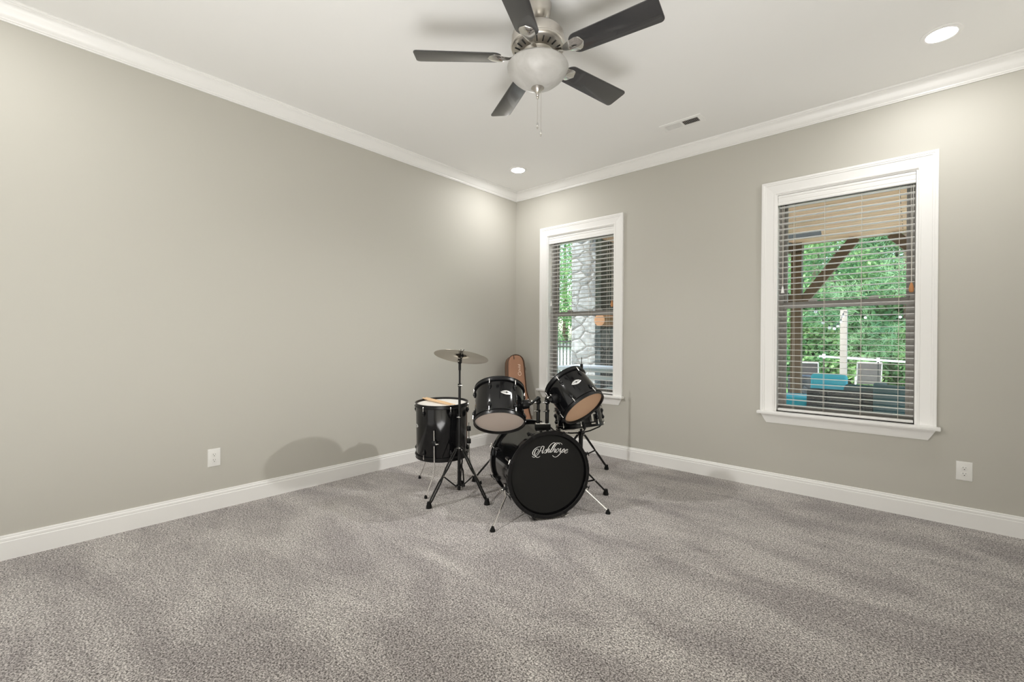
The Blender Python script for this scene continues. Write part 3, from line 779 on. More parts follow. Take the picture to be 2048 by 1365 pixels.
# --- stands
def double_leg(b, top, foot, r=.0064, spread=.0122):
    top = Vector(top); foot = Vector(foot); d = (foot-top)
    s = d.cross(Vector((0,0,1))).normalized()
    n = d.normalized()
    prof = [(0,.5),(.06,1),(.36,1),(.47,.35),(.53,.35),(.62,1),(.93,1),(1,.4)]
    for e in (-1,1):
        b.tube([top+d*t+s*e*spread*k for t, k in prof], r, 8)
    return top+d*.5
def foot_mb(F, d):
    d = Vector((d.x,d.y,d.z)).normalized()
    b = MB(); F = Vector(F)
    b.lathe([(0,0),(.021,0),(.021,.012),(.016,.030),(.0145,.044),(0,.044)], Matrix.Translation(F), 16)
    return b
def tripod(root, c, feet, ztop, zlow, poles, wing_at=()):
    c = Vector(c)
    po = MB()
    for z0_, z1_, r in poles: po.cyl((c.x,c.y,z0_),(c.x,c.y,z1_),r)
    pole = po.build('pole', M['blackmetal'], root)
    co = MB().cyl((c.x,c.y,ztop-.020),(c.x,c.y,ztop+.022),.021,seg=20); cb = MB().cyl((c.x,c.y,zlow-.012),(c.x,c.y,zlow+.012),.019,seg=20)
    for F in feet:
        d = Vector((F[0]-c.x,F[1]-c.y,0)).normalized()
        co.cbox((.022,0,ztop),(.024,.020,.026), Matrix.Translation((c.x,c.y,0)) @ Matrix.Rotation(math.atan2(d.y,d.x),4,'Z'))
        cb.cbox((.020,0,zlow),(.020,.016,.016), Matrix.Translation((c.x,c.y,0)) @ Matrix.Rotation(math.atan2(d.y,d.x),4,'Z'))
    co.build('collar', M['blackmetal'], root, bevel=.002); cb.build('base_collar', M['blackmetal'], root, bevel=.002)
    for F in feet:
        F = Vector(F); d = Vector((F.x-c.x,F.y-c.y,0)).normalized()
        top = Vector((c.x,c.y,ztop))+d*.030; ft_ = Vector((F.x,F.y,.030))-d*.004
        b = MB(); mid = double_leg(b, top, ft_)
        lg = b.build('leg', M['blackmetal'], root)
        foot_mb((F.x,F.y,0), ft_-top).build('rubber_foot', M['rubber'], lg)
        lo = Vector((c.x,c.y,zlow))+d*.026
        b = MB()
        s = d.cross(Vector((0,0,1)))
        for e in (-.006,.006): b.tube([mid+s*e, lo+s*e], .0042, 6)
        b.build('brace', M['blackmetal'], root)
        b = MB(); 
        for q in (top, mid, lo): b.cyl(q-s*.014, q+s*.014, .0042, seg=10)
        b.build('rivet', M['chrome'], lg)
    for z, a in wing_at:
        b = MB(); wing(b, (c.x+.016*math.cos(a), c.y+.016*math.sin(a), z), (math.cos(a),math.sin(a),0)); b.build('wing_screw', M['chrome'], root)
CS = Vector((1.128,-1.928,0))
cs = thing('cymbal_stand', CS, 'tall black double-braced cymbal stand in front of the floor tom, holding the cymbal', 'stand')
tripod(cs, CS, [(1.100,-2.190,0),(1.358,-1.858,0),(.915,-1.700,0)], .385, .105,
       [(.075,.640,.0125),(.630,.650,.0155),(.640,.870,.0098),(.860,.882,.0135),(.870,1.040,.0072),(.985,1.045,.0100)], [(.632,-.9),(.872,-.6),(.40,-.8)])
CY = Vector((1.189,-1.967,1.094)); CN = Vector((-.106,.279,.954)).normalized()
tlp = Vector((CS.x,CS.y,1.055))
b = MB(); b.cyl(tlp-Vector((.010,.010,0)), tlp+Vector((.010,.010,0)), .018, seg=20); b.cyl(tlp-Vector((0,0,.02)), tlp, .010)
b.tube([tlp, tlp+Vector((.03,-.018,.004))], .011, 10)
lowc = CY-CN*.040; b.tube([tlp+Vector((.03,-.018,.004)), lowc, CY-CN*.012], [.010,.006,.006], 10)
to = b.build('tilter', M['blackmetal'], cs)
MB().cyl(CY-CN*.02, CY+CN*.052, .0032, seg=10).build('cymbal_rod', M['chrome'], to)
MB().cyl(CY-CN*.003, CY+CN*.012, .013, seg=16).build('felt_washer', M['rubber'], to)
b = MB(); wing(b, CY+CN*.030, CN, .012); b.build('wing_nut', M['blackmetal'], to)
b = MB(); wing(b, tlp+Vector((.008,-.016,0)), (.5,-.85,0), .008); b.build('tilter_screw', M['chrome'], to)
cyp = [(.0062,.0245),(.020,.0240),(.032,.0205),(.042,.014),(.050,.0095),(.080,.0075),(.130,.0040),(.180,.0008),(.2032,-.0018)]
prof = cyp + [(r, z-.0012) for r, z in cyp[::-1]]
cm = MB().lathe(prof, along(Vector((0,0,0)), CN), 96, close=True)
cy = cm.build('cymbal', M['cymbal']); cy.location = CY-CN*.004
tag(cy, 'bronze crash cymbal tilted on top of the front cymbal stand', 'cymbal')

RS = Vector((1.419,-.692,0))
rs = thing('cymbal_stand', RS, 'black stand with a bare threaded top, behind the tilted tom and near the window', 'stand')
tripod(rs, RS, [(1.548,-.450,0),(1.145,-.700,0),(1.565,-.930,0)], .350, .150,
       [(.120,.600,.0125),(.590,.612,.0155),(.600,.985,.0095),(.955,1.000,.0135),(.985,1.062,.0034)], [(.60,-1.0),(.365,3.6)])

SNC = Vector((1.770,-1.249,.557)); SNA = Vector((-.215,.050,.975)).normalized()
SS = Vector((1.768,-1.247,0))
ss = thing('snare_stand', SS, 'black tripod stand with basket arms, under the snare drum', 'stand')
tripod(ss, SS, [(1.898,-1.072,0),(1.555,-1.205,0),(1.835,-1.455,0)], .215, .110,
       [(.085,.330,.0130),(.325,.345,.0160),(.335,.500,.0105)], [(.336,-.8),(.49,-.5)])
MSn = fr(SNC, SNA)
for k in range(3):
    a = math.radians(-35+120*k); A = Matrix.Rotation(a,4,'Z')
    pts = [MSn @ Vector((0,0,-.058)), MSn @ (A @ Vector((.09,0,-.052))), MSn @ (A @ Vector((.196,0,-.030))), MSn @ (A @ Vector((.200,0,.006)))]
    o = MB().tube(pts, .0055, 8).build('basket_arm', M['blackmetal'], ss)
    MB().tube([pts[2]+(pts[3]-pts[2])*.1, pts[3], pts[3]+(MSn.to_3x3() @ (A.to_3x3() @ Vector((-.012,0,.008))))], .0105, 10).build('rubber_grip', M['rubber'], o)
MB().cyl(MSn @ Vector((0,0,-.075)), MSn @ Vector((0,0,-.045)), .022).build('basket_hub', M['blackmetal'], ss)
sn = thing('snare_drum', SNC, 'shallow black snare drum on its stand beneath the tilted tom', 'drum')
drum(sn, MSn, .176, .140, 8, 5, M['headwhite'], M['film'])
b = MB(); A = Matrix.Rotation(math.radians(-12),4,'Z')
b.cbox((.184,0,.050),(.014,.018,.060),A); b.cbox((.192,0,.078),(.010,.052,.011),A); b.cbox((.190,0,.006),(.006,.036,.009),A)
xf(b, MSn).build('snare_strainer', M['chrome'], sn, bevel=.002)
b = MB()
for e in (-1,1): b.tube([MSn @ Vector((.16*e*.2,-.17,-.010)), MSn @ Vector((.03*e,-.12,-.024)), MSn @ Vector((.03*e,.12,-.024)), MSn @ Vector((.16*e*.2,.17,-.010))], .002, 6)
b.build('snare_wire', M['chrome'], sn)

# --- throne mostly hidden behind the kit
TH = Vector((1.110,-1.360,0))
th = thing('drum_throne', TH, 'black tripod drum stool behind the left tom, only a leg showing', 'stool')
tripod(th, TH, [(.895,-1.545,0),(1.125,-1.077,0),(1.376,-1.462,0)], .330, .130, [(.10,.430,.0140),(.42,.575,.0105)], [(.43,1.0)])
MB().lathe([(0,.570),(.120,.570),(.128,.580),(.130,.600),(.126,.618),(.110,.626),(0,.628)], Matrix.Translation((TH.x,TH.y,0)), 40).build('seat', M['rubber'], th)

# ------------------------------------------------------------------ guitar bag leaning in the corner
gd = Vector((.918,-.397,0)); gr = Vector((.397,.918,0))    # facing direction, to its right
bot = Vector((.437,-.424,0)); topc = Vector((.150,-.190,1.03))
up = (topc-bot).normalized(); fwd = gr.cross(up).normalized()
if fwd.dot(gd) < 0: fwd = -fwd
GM = Matrix(((gr.x,up.x,fwd.x,bot.x),(gr.y,up.y,fwd.y,bot.y),(gr.z,up.z,fwd.z,bot.z),(0,0,0,1)))
GL = (topc-bot).length
bag = thing('guitar_bag', (bot.x,bot.y,0), 'brown canvas guitar bag leaning in the far corner', 'bag')
hw = [(0,.02),(.010,.085),(.04,.135),(.10,.165),(.19,.175),(.29,.165),(.37,.142),(.43,.132),(.49,.138),(.54,.136),(.59,.125),(.66,.115),(.78,.112),(.90,.109),(.965,.103),(1.0,.088),(1.025,.062),(1.038,.030),(1.042,.004)]
def bag_mb(g, dep, z0):
    """stuffed outline: rounded front and back, soft edges"""
    b = MB(); v = []; f = []; n = 20
    for y, w_ in hw:
        y = y/1.042*GL; w2 = max(.003, w_+g)
        for k in range(n):
            a = 2*PI*k/n; cx, cz = math.cos(a), math.sin(a)
            ex = abs(cx)**.45*(1 if cx > 0 else -1); ez = abs(cz)**.45*(1 if cz > 0 else -1)
            dd = dep*(1 if y < .55*GL else .85)*min(1,(w2/.06)**.5)
            v.append((w2*ex, y, z0+dd*ez))
    for i in range(len(hw)-1):
        for k in range(n): f.append((i*n+k, i*n+(k+1)%n, (i+1)*n+(k+1)%n, (i+1)*n+k))
    f.append(tuple(range(n))); f.append(tuple((len(hw)-1)*n+k for k in range(n))[::-1])
    return b.add(v, f, GM)
ob = bag_mb(0, .055, 0).build('bag_body', M['bag'], bag, angle=60)
gs = MB(); v = []; f = []; ol = [(sx*(w_+.0035), y/1.042*GL) for sx, seq in ((-1,hw),(1,hw[::-1])) for y, w_ in seq]
for a, b_ in ol:
    for zz in (-.046,.046): v.append(GM @ Vector((a, b_, zz*(.88 if b_ > .57 else 1))))
for i in range(len(ol)-1): f.append((2*i,2*i+1,2*i+3,2*i+2))
gs.add(v, f).build('shaded_side', M['bagshade'], bag, angle=60)
for zz in (.044,-.044):
    pts = [GM @ Vector((sx*(w_+.0015), y/1.042*GL, zz*(.9 if y > .57 else 1))) for sx, seq in ((-1,hw),(1,hw[::-1])) for y, w_ in seq]
    MB().tube(pts, .0042, 6).build('piping', M['bagdark'], bag)
MB().tube([GM @ Vector((-.030,GL*.992,.048)), GM @ Vector((-.030,GL*.962,.053)), GM @ Vector((-.030,GL*.945,.053))], [.004,.006,.005], 8).build('zip_pull', M['bagdark'], bag)
MB().tube([GM @ Vector((.108,GL*.86,.02)), GM @ Vector((.124,GL*.855,.02)), GM @ Vector((.124,GL*.825,.02)), GM @ Vector((.108,GL*.82,.02))], .006, 8).build('carry_loop', M['bagdark'], bag)
pk = [(-.12,.05),(.12,.05),(.14,.14),(.13,.26),(.10,.33),(-.10,.33),(-.13,.26),(-.14,.14)]
MB().prism(pk, .053, .066, GM).build('front_pocket', M['bag'], bag, bevel=.008)
# small script up the neck of the bag: letters run upward
BST = [([(62,20),(40,4),(14,14),(6,44),(24,66),(54,58),(60,40),(40,38)],9), ([(74,58),(74,28),(86,20),(98,34),(100,58),(104,28)],8), ([(118,58),(120,30)],8), ([(119,14),(121,12)],9),
       ([(134,58),(140,8)],8), ([(176,54),(176,8)],8), ([(176,36),(160,28),(150,42),(158,58),(176,50)],8)]
bl = MB()
for pts, wd in BST:
    P, W_ = smooth_line(pts, [wd]*len(pts), 5)
    ribbon(bl, P, W_, lambda x, y, z: GM @ Vector((.034+(y-34)*.00062, GL*.760+x*.00078, z)), .0478+.0002)
bl.build('bag_script', M['bagprint'], ob, smooth=False)

# ------------------------------------------------------------------ outdoors
GZ = -.15
struct(MB().box((-40,T,GZ-.3),(45,70,GZ)).build('lawn', M['lawn'], smooth=False))
M['patio'] = mat('pale_travertine', (.76,.70,.62), .8, var=(3,(.66,.60,.52)))
struct(MB().box((-1.2,T,GZ),(9.0,8.8,GZ+.03)).build('patio_slab', M['patio'], smooth=False))  # patio floor, extended and paled to bounce neutral light onto the porch ceiling
pc = struct(MB().box((2.12,T+.02,2.84),(7.5,4.62,2.94)).build('porch_ceiling', M['planks'], smooth=False))
struct(MB().box((-.02,T+.02,2.84),(2.12,4.62,2.94)).build('porch_ceiling', M['planks'], smooth=False))
struct(MB().box((-.02,4.40,2.70),(2.34,4.62,2.838)).build('porch_beam', M['timber'], smooth=False))
struct(MB().box((2.12,4.625,2.845),(7.5,4.70,3.05)).build('porch_beam', M['timber'], smooth=False))
struct(MB().box((-.2,T,2.94),(7.5,5.0,3.10)).build('porch_roof', M['timber'], smooth=False))
pp = thing('porch_post', (2.26,4.50,GZ), 'brown timber porch post with diagonal braces seen through the right window', 'post')
MB().box((2.185,4.42,GZ),(2.335,4.58,2.69)).build('post', M['timber'], pp, bevel=.006)
def beam(p, q, w_, h_, hint=(0,1,0)):
    L = (Vector(q)-Vector(p)).length
    return MB().box((-w_/2,-h_/2,0),(w_/2,h_/2,L), along(p,q,hint))
beam((2.32,4.50,1.84),(3.03,4.50,2.83),.09,.14).build('brace', M['timber'], pp, bevel=.004)
beam((2.20,4.50,1.84),(1.55,4.50,2.69),.09,.14).build('brace', M['timber'], pp, bevel=.004)
pq = thing('porch_post', (4.30,4.50,GZ), 'timber porch post at the far right, only its diagonal brace showing in the window', 'post')
MB().box((4.22,4.42,GZ),(4.38,4.58,2.835)).build('post', M['timber'], pq, bevel=.006)
beam((4.26,4.50,1.92),(3.46,4.50,2.83),.09,.14).build('brace', M['timber'], pq, bevel=.004)
sp = MB().box((2.10,4.70,GZ),(2.48,5.06,.64)).build('stone_pier', M['stone'], bevel=.02); tag(sp, 'short grey stone pier behind the foot of the timber porch post', 'stone pier')
# patio fan: hub to the left of view, blade tip seen under the planks
pf = thing('patio_fan', (2.10,2.98,2.84), 'dark grey patio ceiling fan under the plank porch ceiling', 'ceiling fan')
PT = Matrix.Translation((2.10,2.98,0))
MB().lathe([(0,2.84),(.06,2.84),(.06,2.80),(.02,2.79),(.02,2.74),(.10,2.73),(.11,2.66),(.06,2.63),(0,2.63)], PT, 32).build('motor_housing', M['fangrey'], pf)
for k in range(5):
    a = math.radians(3+72*k)
    MB().prism([(.10,-.03),(.22,-.06),(.66,-.07),(.68,-.05),(.68,.05),(.66,.07),(.22,.06),(.10,.03)], -.004, .004, PT @ Matrix.Rotation(a,4,'Z') @ Matrix.Translation((0,0,2.675)) @ Matrix.Rotation(math.radians(-14),4,'X')).build('blade', M['fangrey'], pf)

# fireplace: grey end face towards the house, firebox side under the porch, its shade put into darker stone
ch = thing('stone_fireplace', (-.24,2.7,GZ), 'tall outdoor stone fireplace seen through the left window', 'fireplace')
MB().box((-.47,1.92,GZ),(-.02,2.10,4.4)).build('stone_column', M['stone'], ch, bevel=.02)
MB().box((-.47,2.10,GZ),(-.02,4.0,4.4)).build('stone_breast', M['stoneshade'], ch, bevel=.02)
lg = MB().cyl((.09,1.86,1.53),(.09,3.9,1.53),.092,seg=24).build('log_mantel', M['log'], ch)
MB().box((-.02,2.10,GZ),(.35,3.9,.32)).build('hearth', M['stoneshade'], ch, bevel=.015)
# table just outside the left window
tb = thing('patio_table', (.95,.85,GZ), 'pale concrete-topped patio table outside the left window', 'table')
MB().box((.10,.62,.820),(1.75,1.28,.872)).build('table_top', M['concrete'], tb, bevel=.006)
for x in (.18,1.22,1.66):
    for y in (.68,1.22): MB().box((x-.018,y-.018,GZ+.03),(x+.018,y+.018,.820)).build('leg', M['whitemetal'], tb, bevel=.003)
q = MB().box((.18,.64,.40),(1.66,1.26,.43)); q.box((.18,.66,.73),(1.66,.70,.77)); q.build('lower_shelf', M['whitemetal'], tb, bevel=.003)
cr = thing('storage_crate', (1.05,.95,.43), 'grey bin on the lower shelf of the patio table', 'bin')
q = MB(); q.box((.80,.76,.43),(1.20,1.14,.44)); q.box((.80,.76,.43),(.815,1.14,.60)); q.box((1.185,.76,.43),(1.20,1.14,.60)); q.box((.80,.76,.43),(1.20,.775,.60)); q.box((.80,1.125,.43),(1.20,1.14,.60))
q.build('bin_body', M['fangrey'], cr, bevel=.004); MB().box((.79,.75,.60),(1.21,1.15,.62)).build('lid', M['whitemetal'], cr, bevel=.004)

# black picket fence and pale building beyond
fe = thing('picket_fence', (-4.6,7.2,GZ), 'black metal picket fence across the lawn seen through the left window', 'fence')
fd = (Vector((-2.4,8.4,0))-Vector((-6.5,5.4,0)))
q = MB()
for z in (.10,1.02,1.18): q.cbox((0,0,0),(1,1,1), Matrix.Translation((Vector((-6.5,5.4,0))+fd/2)+Vector((0,0,z))) @ Matrix.Rotation(math.atan2(fd.y,fd.x),4,'Z') @ Matrix.Diagonal((fd.length,.03,.035,1)))
q.build('rail', M['fence'], fe, smooth=False)
for k in range(50):
    p = Vector((-6.5,5.4,0))+fd*k/49
    MB().box((p.x-.012,p.y-.012,GZ),(p.x+.012,p.y+.012,1.22)).build('picket' if k % 8 else 'fence_post', M['fence'], fe, smooth=False)
bd = thing('pale_shed', (-7.4,12.8,GZ), 'low pale shed beyond the picket fence', 'shed')
MB().box((-8.7,12.0,GZ),(-6.1,13.6,.95)).build('shed_wall', M['wallwhite'], bd); MB().box((-8.9,11.8,.95),(-5.9,13.8,1.05)).build('shed_roof', M['fangrey'], bd)

# garden furniture
def cushion(c, s, m, name, parent, rx=0, rz=0):
    Mx = Matrix.Translation(c) @ Matrix.Rotation(rz,4,'Z') @ Matrix.Rotation(rx,4,'X')
    return MB().cbox((0,0,0), s, Mx).build(name, m, parent, bevel=min(s)*.32, seg=4)
ac = thing('wicker_armchair', (3.10,2.45,GZ), 'dark wicker armchair with its back to the window and a bright teal cushion', 'armchair')
ZF = GZ+.03
q = MB().box((2.76,2.10,ZF+.06),(3.47,2.22,.665)); q.build('chair_back', M['wicker'], ac, bevel=.03)
for x in (2.76,3.36): MB().box((x,2.16,ZF+.06),(x+.11,2.86,.46)).build('arm', M['wicker'], ac, bevel=.025)
MB().box((2.80,2.16,ZF+.06),(3.44,2.86,.20)).build('seat_base', M['wicker'], ac, bevel=.02)
for x in (2.80,3.40):
    for y in (2.14,2.80): MB().box((x-.02,y-.02,ZF),(x+.03,y+.03,ZF+.10)).build('leg', M['wicker'], ac)
cushion((3.12,2.53,.265),(.48,.56,.13),M['teal'],'seat_cushion',ac)
cushion((2.955,2.325,.60),(.36,.15,.46),M['teal'],'back_cushion',ac,-.12,.05)
cushion((3.27,2.31,.555),(.42,.14,.34),M['tealdark'],'lumbar_cushion',ac,-.15,-.06)
bc = thing('barrel_chair', (3.66,2.15,GZ), 'rounded dark teal barrel chair at the lower right of the large window', 'armchair')
v_ = []; n = 28
q = MB(); outr = []
for k in range(n+1):
    a = math.radians(150+240*k/n); outr.append((.36*math.cos(a)*1.0, .36*math.sin(a)))
inn = [(x*.76, y*.76) for x, y in outr[::-1]]
q.prism(outr+inn, ZF+.05, .775, Matrix.Translation((3.74,2.10,0))); q.build('barrel_back', M['tealdark'], bc, bevel=.03)
MB().lathe([(0,ZF+.05),(.30,ZF+.05),(.31,.2),(0,.2)], Matrix.Translation((3.74,2.10,0)), 32).build('seat_base', M['wicker'], bc)
MB().lathe([(0,.20),(.26,.20),(.275,.24),(.26,.30),(0,.31)], Matrix.Translation((3.74,2.10,0)), 32).build('seat_cushion', M['tealdark'], bc)
for k in range(4):
    a = PI/4+k*PI/2; MB().cyl((3.74+.24*math.cos(a),2.10+.24*math.sin(a),ZF),(3.74+.24*math.cos(a),2.10+.24*math.sin(a),ZF+.06),.025).build('leg', M['wicker'], bc)
ot = thing('ottoman', (2.45,2.75,GZ), 'dark wicker ottoman with a teal top cushion left of the armchair', 'ottoman')
MB().box((2.20,2.52,ZF),(2.72,3.05,.375)).build('ottoman_base', M['wicker'], ot, bevel=.02)
cushion((2.46,2.785,.44),(.52,.53,.13),M['teal'],'cushion',ot)
M['slingdark'] = mat('dark_sling', (.030,.028,.028), .7, bump=(300,.3,.002))
def sling(loc, yaw, label, lean, sc=.85, sm='sling'):
    r = thing('sling_chair', (loc[0],loc[1],GZ), label, 'chair')
    Mx = Matrix.Translation((loc[0],loc[1],ZF)) @ Matrix.Rotation(yaw,4,'Z') @ Matrix.Scale(sc,4)
    def P(x,y,z): return Mx @ Vector((x,y,z))
    bt = lean
    MB().add([P(-.25,0,.42),P(.25,0,.42),P(.25,-bt,1.0),P(-.25,-bt,1.0),P(-.25,.02,.42),P(.25,.02,.42),P(.25,-bt+.02,1.0),P(-.25,-bt+.02,1.0)],[(0,1,2,3),(7,6,5,4),(0,4,5,1),(1,5,6,2),(2,6,7,3),(3,7,4,0)]).build('sling_back', M[sm], r)
    MB().add([P(-.25,0,.42),P(.25,0,.42),P(.25,.55,.40),P(-.25,.55,.40),P(-.25,0,.44),P(.25,0,.44),P(.25,.55,.42),P(-.25,.55,.42)],[(3,2,1,0),(4,5,6,7),(0,1,5,4),(1,2,6,5),(2,3,7,6),(3,0,4,7)]).build('sling_seat', M[sm], r)
    for s in (-1,1):
        MB().tube([P(.26*s,.55,.41),P(.26*s,0,.43),P(.26*s,-bt,1.02)], .014, 8).build('side_rail', M['alum'], r)
        MB().tube([P(.27*s,.50,0),P(.27*s,.48,.60),P(.27*s,-bt*.35,.62)], .014, 8).build('leg', M['alum'], r)
        MB().tube([P(.27*s,-.12,0),P(.27*s,.12,.61)], .014, 8).build('leg', M['alum'], r)
    MB().tube([P(-.26,-bt,1.02),P(.26,-bt,1.02)], .014, 8).build('top_rail', M['alum'], r)
sling((2.95,9.05), .12, 'grey sling patio chair standing right of the white post', .24)
sling((1.93,7.75), .0, 'dark sling patio chair behind the timber post', .06, .85, 'slingdark')
wp = MB().box((2.555,7.49,GZ),(2.675,7.61,1.90)).build('wooden_post', M['whitepost'], bevel=.004); tag(wp, 'whitish weathered post on the lawn behind the armchair', 'post')
rl = thing('white_pipe_rail', (2.9,8.45,GZ), 'long white pipe rail across the lawn behind the patio chairs', 'rail')
MB().cyl((2.16,7.80,.895),(4.6,9.95,.70),.024).build('pipe', M['whitemetal'], rl)
for t in (.03,.40,.75): 
    p = Vector((2.16,7.80,.895))+(Vector((4.6,9.95,.70))-Vector((2.16,7.80,.895)))*t
    MB().cyl((p.x,p.y,GZ),(p.x,p.y,p.z-.03),.014).build('pipe_leg', M['fence'], rl); MB().cyl((p.x,p.y,p.z-.04),(p.x,p.y,p.z+.06),.03).build('pipe_clamp', M['whitemetal'], rl)
# string lights from the porch post to the white post
sl_ = thing('string_lights', (2.40,4.6,2.2), 'string of round bulbs hanging between the timber post and the white post', 'string lights')
pa, pb = Vector((2.30,4.62,2.35)), Vector((2.62,7.48,1.86)); pts = []
for k in range(25):
    t = k/24; p = pa+(pb-pa)*t; p.z -= .75*4*t*(1-t)*(.55+.45*(1-t)); p.x += .10*math.sin(t*PI); pts.append(p)
for k in range(1,12):
    t = k/11; p = pb+(Vector((4.6,7.2,2.2))-pb)*t; p.z -= .25*4*t*(1-t); pts.append(p)
MB().tube(pts, .005, 6).build('cable', M['cable'], sl_)
for k in range(2,len(pts)-1,3):
    p = pts[k]; q = MB().cyl(p-Vector((0,0,.035)), p, .011, seg=10)
    bo = MB().sphere(p-Vector((0,0,.058)), .026, seg=14, ring=10).build('bulb', M['bulb'], sl_)
    q.build('bulb_socket', M['cable'], bo)

# trees
def tree_mesh(kind, seed, n, h, r):
    g = np.random.default_rng(seed); V = []; F = []
    nb = 46
    cz = h*(.12+.88*g.random(nb)); 
    for i in range(nb):
        a = g.random()*2*PI; prof = (1-(cz[i]/h))**.7*.9+.12 if kind == 'pine' else math.sqrt(max(.05,1-((cz[i]/h-.5)/.55)**2))
        rr = r*prof*(.25+.75*g.random()**.5)
        c = np.array([rr*math.cos(a), rr*math.sin(a), cz[i]])
        cr_ = r*.36
        m = n//nb
        for j in range(m):
            d = g.normal(size=3); d /= np.linalg.norm(d); p = c+d*cr_*(.35+.65*g.random())*np.array([1,1,.6])
            if kind == 'pine':
                ax = np.array([math.cos(a),math.sin(a),.3])+g.normal(size=3)*.4
                for q in range(5):
                    t = ax+g.normal(size=3)*.75; t /= np.linalg.norm(t); s = np.cross(t, g.normal(size=3)); s /= np.linalg.norm(s)
                    L = .15+.10*g.random(); w = .0065
                    k = len(V); V += [p-s*w, p+s*w, p+t*L+s*w*.4, p+t*L-s*w*.4]; F.append((k,k+1,k+2,k+3))
            else:
                t = g.normal(size=3); t /= np.linalg.norm(t); s = np.cross(t, g.normal(size=3)); s /= np.linalg.norm(s)
                L = .070+.05*g.random(); w = L*.36
                k = len(V); V += [p, p+t*L*.5+s*w, p+t*L, p+t*L*.5-s*w]; F.append((k,k+1,k+2,k+3))
    me = bpy.data.meshes.new('foliage'); me.from_pydata([tuple(q) for q in V], [], F); me.materials.append(M[kind]); return me
def tree(kind, seed, n, h, r):
    o = bpy.data.objects.new('pine_tree' if kind == 'pine' else 'leafy_tree', None); COL.objects.link(o)
    f = bpy.data.objects.new('foliage', tree_mesh(kind, seed, n, h, r)); COL.objects.link(f); f.parent = o
    tm = MB().tube([(0,0,0),(.03,.02,h*.3),(-.02,.04,h*.6),(0,0,h*.95)], [.14,.12,.08,.03], 10).build('trunk', M['bark']); tm.parent = o
    return o
protos = [tree('pine',3,4600,7.5,2.3), tree('broad',5,20000,6.0,2.4), tree('pine',9,4600,6.5,2.6)]
spots = [(0,3.6,11.6,0,1.0,'R'),(1,1.9,13.0,1,1.0,'R'),(2,4.6,14.6,2,1.15,'R'),(1,3.3,15.6,.7,.9,'R'),(0,2.6,18.0,2.2,1.3,'R'),(2,.8,17.0,4,1.25,'R'),(1,5.0,18.5,3,1.3,'R'),(1,2.2,21.5,5,1.5,'R'),(2,4.2,23.0,1,1.6,'R'),
         (1,-9.9,17.6,2,1.3,'L'),(0,-12.8,11.6,1,1.2,'L'),(2,-7.0,17.8,3,1.3,'L'),(1,-13.6,20.5,.4,1.5,'L'),(0,-9.0,22.4,5,1.6,'L')]
used = set()
for k, (i, x, y, rz, sc, sd) in enumerate(spots):
    if i in used: o = copy_tree(protos[i])
    else: o = protos[i]; used.add(i)
    o.location = (x, y, GZ); o.rotation_euler = (0,0,rz); o.scale = (sc,sc,sc)
    kind = 'long-needled pine tree' if i != 1 else 'broad-leaved green tree'
    if sd == 'R': tag(o, kind+' beyond the patio seen through the large right window', 'tree', ('pines' if i != 1 else 'leafy trees')+' seen through the right window')
    else: tag(o, kind+' beyond the picket fence seen through the left window', 'tree', ('pines' if i != 1 else 'leafy trees')+' seen through the left window')
sb = [(2.1,11.4,1.2),(3.9,11.6,1.2),(.6,11.8,1.3),(5.2,12.4,1.5),(3.0,12.9,1.9),(1.2,13.4,2.0),(4.4,14.2,2.2)]
shrub = None
for k, (x, y, sc) in enumerate(sb):
    if shrub is None:
        shrub = bpy.data.objects.new('shrub', tree_mesh('broad', 21, 9000, 1.5, 1.0)); COL.objects.link(shrub); o = shrub
    else: o = shrub.copy(); COL.objects.link(o)
    o.location = (x,y,GZ-.1); o.scale = (sc,sc,sc); o.rotation_euler = (0,0,k*1.3)
    tag(o, 'low green shrub at the edge of the lawn behind the white rail', 'shrub', 'shrubs behind the white rail')

# ------------------------------------------------------------------ light
W_ = bpy.data.worlds.new('sky'); S.world = W_; W_.use_nodes = True; nt = W_.node_tree
bg = nt.nodes['Background']; sk = nt.nodes.new('ShaderNodeTexSky'); sk.sky_type = 'NISHITA'
sk.sun_disc = False; sk.sun_elevation = math.radians(50); sk.sun_rotation = math.radians(200); sk.air_density = 1.2; sk.dust_density = 3; sk.ozone_density = 1
nt.links.new(sk.outputs[0], bg.inputs['Color']); bg.inputs['Strength'].default_value = 1.0

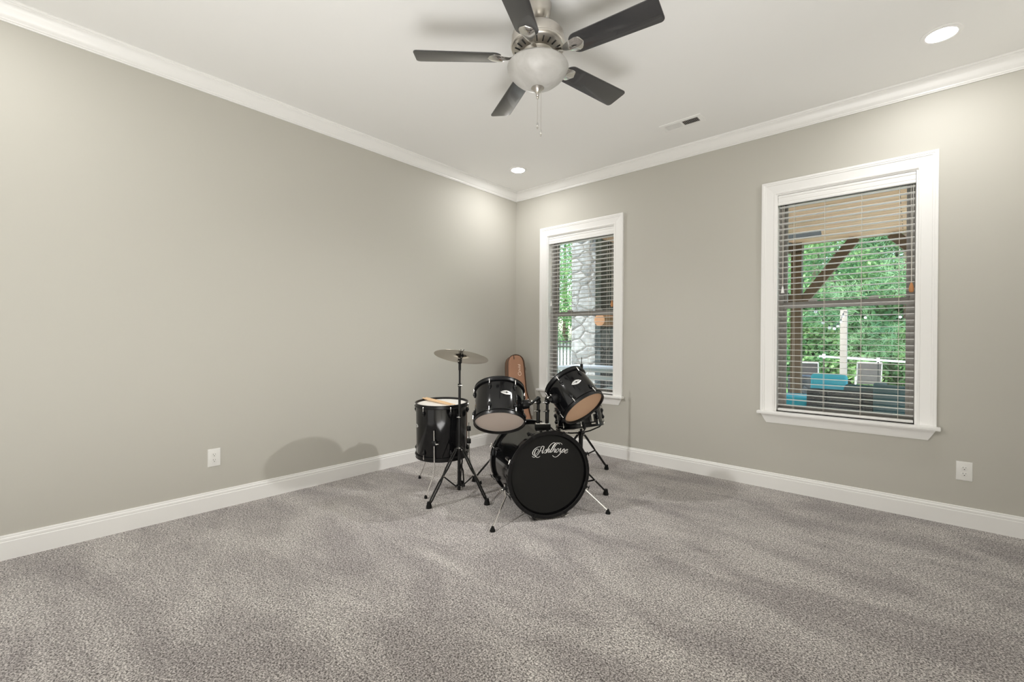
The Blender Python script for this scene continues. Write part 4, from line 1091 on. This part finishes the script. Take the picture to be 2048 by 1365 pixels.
def spot(name, loc, target, power, size, ang, col=(1,.96,.9), blend=.6):
    l = bpy.data.lights.new(name, 'SPOT'); l.energy = power; l.shadow_soft_size = size; l.spot_size = math.radians(ang); l.spot_blend = blend; l.color = col
    o = bpy.data.objects.new(name, l); COL.objects.link(o); o.location = loc
    o.rotation_euler = (Vector(target)-Vector(loc)).to_track_quat('-Z','Y').to_euler(); return o
def light_panel(name, loc, rot, sx, sy, power, col=(1,.99,.972)):  # rectangular area lamp, used for the added fill lights
    l = bpy.data.lights.new(name, 'AREA'); l.shape = 'RECTANGLE'; l.size = sx; l.size_y = sy; l.energy = power; l.color = col
    o = bpy.data.objects.new(name, l); COL.objects.link(o); o.location = loc; o.rotation_euler = rot; return o
for cx_, cy_ in ((.70,-4.46),(3.80,-4.28)):        # the room's other two downlights, behind the camera
    l = bpy.data.lights.new('downlight', 'AREA'); l.shape = 'DISK'; l.size = .132; l.energy = 7.2; l.color = (1,.987,.965)
    o = bpy.data.objects.new('downlight', l); COL.objects.link(o); o.location = (cx_,cy_,H-.004)
light_panel('back_wall_fill', (.98,Y1+.03,1.0), (math.radians(90),0,0), 1.5, 1.9, 6)  # added fill lamp out of view; the back wall is solid
light_panel('ceiling_fill', (3.3,-4.10,.05), (math.radians(180),0,0), 1.9, 1.3, 70)  # added uplight at floor level, out of view, to brighten the ceiling
# narrow spots added at two downlights to strengthen the kit's shadows
spot('added_kit_spot', (3.80,-.62,H-.02), (1.05,-1.90,.70), 215, .045, 58, (1,.987,.965), 1)
spot('added_kit_spot', (.70,-4.46,H-.02), (1.70,-1.45,.45), 215, .045, 58, (1,.987,.965), 1)

# ------------------------------------------------------------------ camera
cam = bpy.data.cameras.new('camera'); co = bpy.data.objects.new('camera', cam); COL.objects.link(co); S.camera = co
yaw, pitch, roll = 2.29793167, -3.05493892e-03, 6.54876881e-03
fw = Vector((math.cos(yaw)*math.cos(pitch), math.sin(yaw)*math.cos(pitch), math.sin(pitch)))
r0 = Vector((math.sin(yaw), -math.cos(yaw), 0)); u0 = r0.cross(fw)
r = r0*math.cos(roll)+u0*math.sin(roll); u = -r0*math.sin(roll)+u0*math.cos(roll)
co.matrix_world = Matrix(((r.x,u.x,-fw.x,3.69556),(r.y,u.y,-fw.y,-4.21812),(r.z,u.z,-fw.z,1.22042),(0,0,0,1)))
cam.sensor_fit = 'HORIZONTAL'; cam.sensor_width = 36; cam.lens = 899.3086*36/2048
cam.clip_start = .05; cam.clip_end = 300

S.view_settings.view_transform = 'Standard'; S.view_settings.look = 'None'; S.view_settings.gamma = 1
S.view_settings.use_curve_mapping = False; S.view_settings.exposure = .22
S.cycles.use_denoising = True; S.cycles.use_adaptive_sampling = True; S.cycles.adaptive_threshold = .025
S.cycles.max_bounces = 10; S.cycles.diffuse_bounces = 6; S.cycles.transparent_max_bounces = 16
S.cycles.sample_clamp_indirect = 6; S.cycles.caustics_reflective = False; S.cycles.caustics_refractive = False
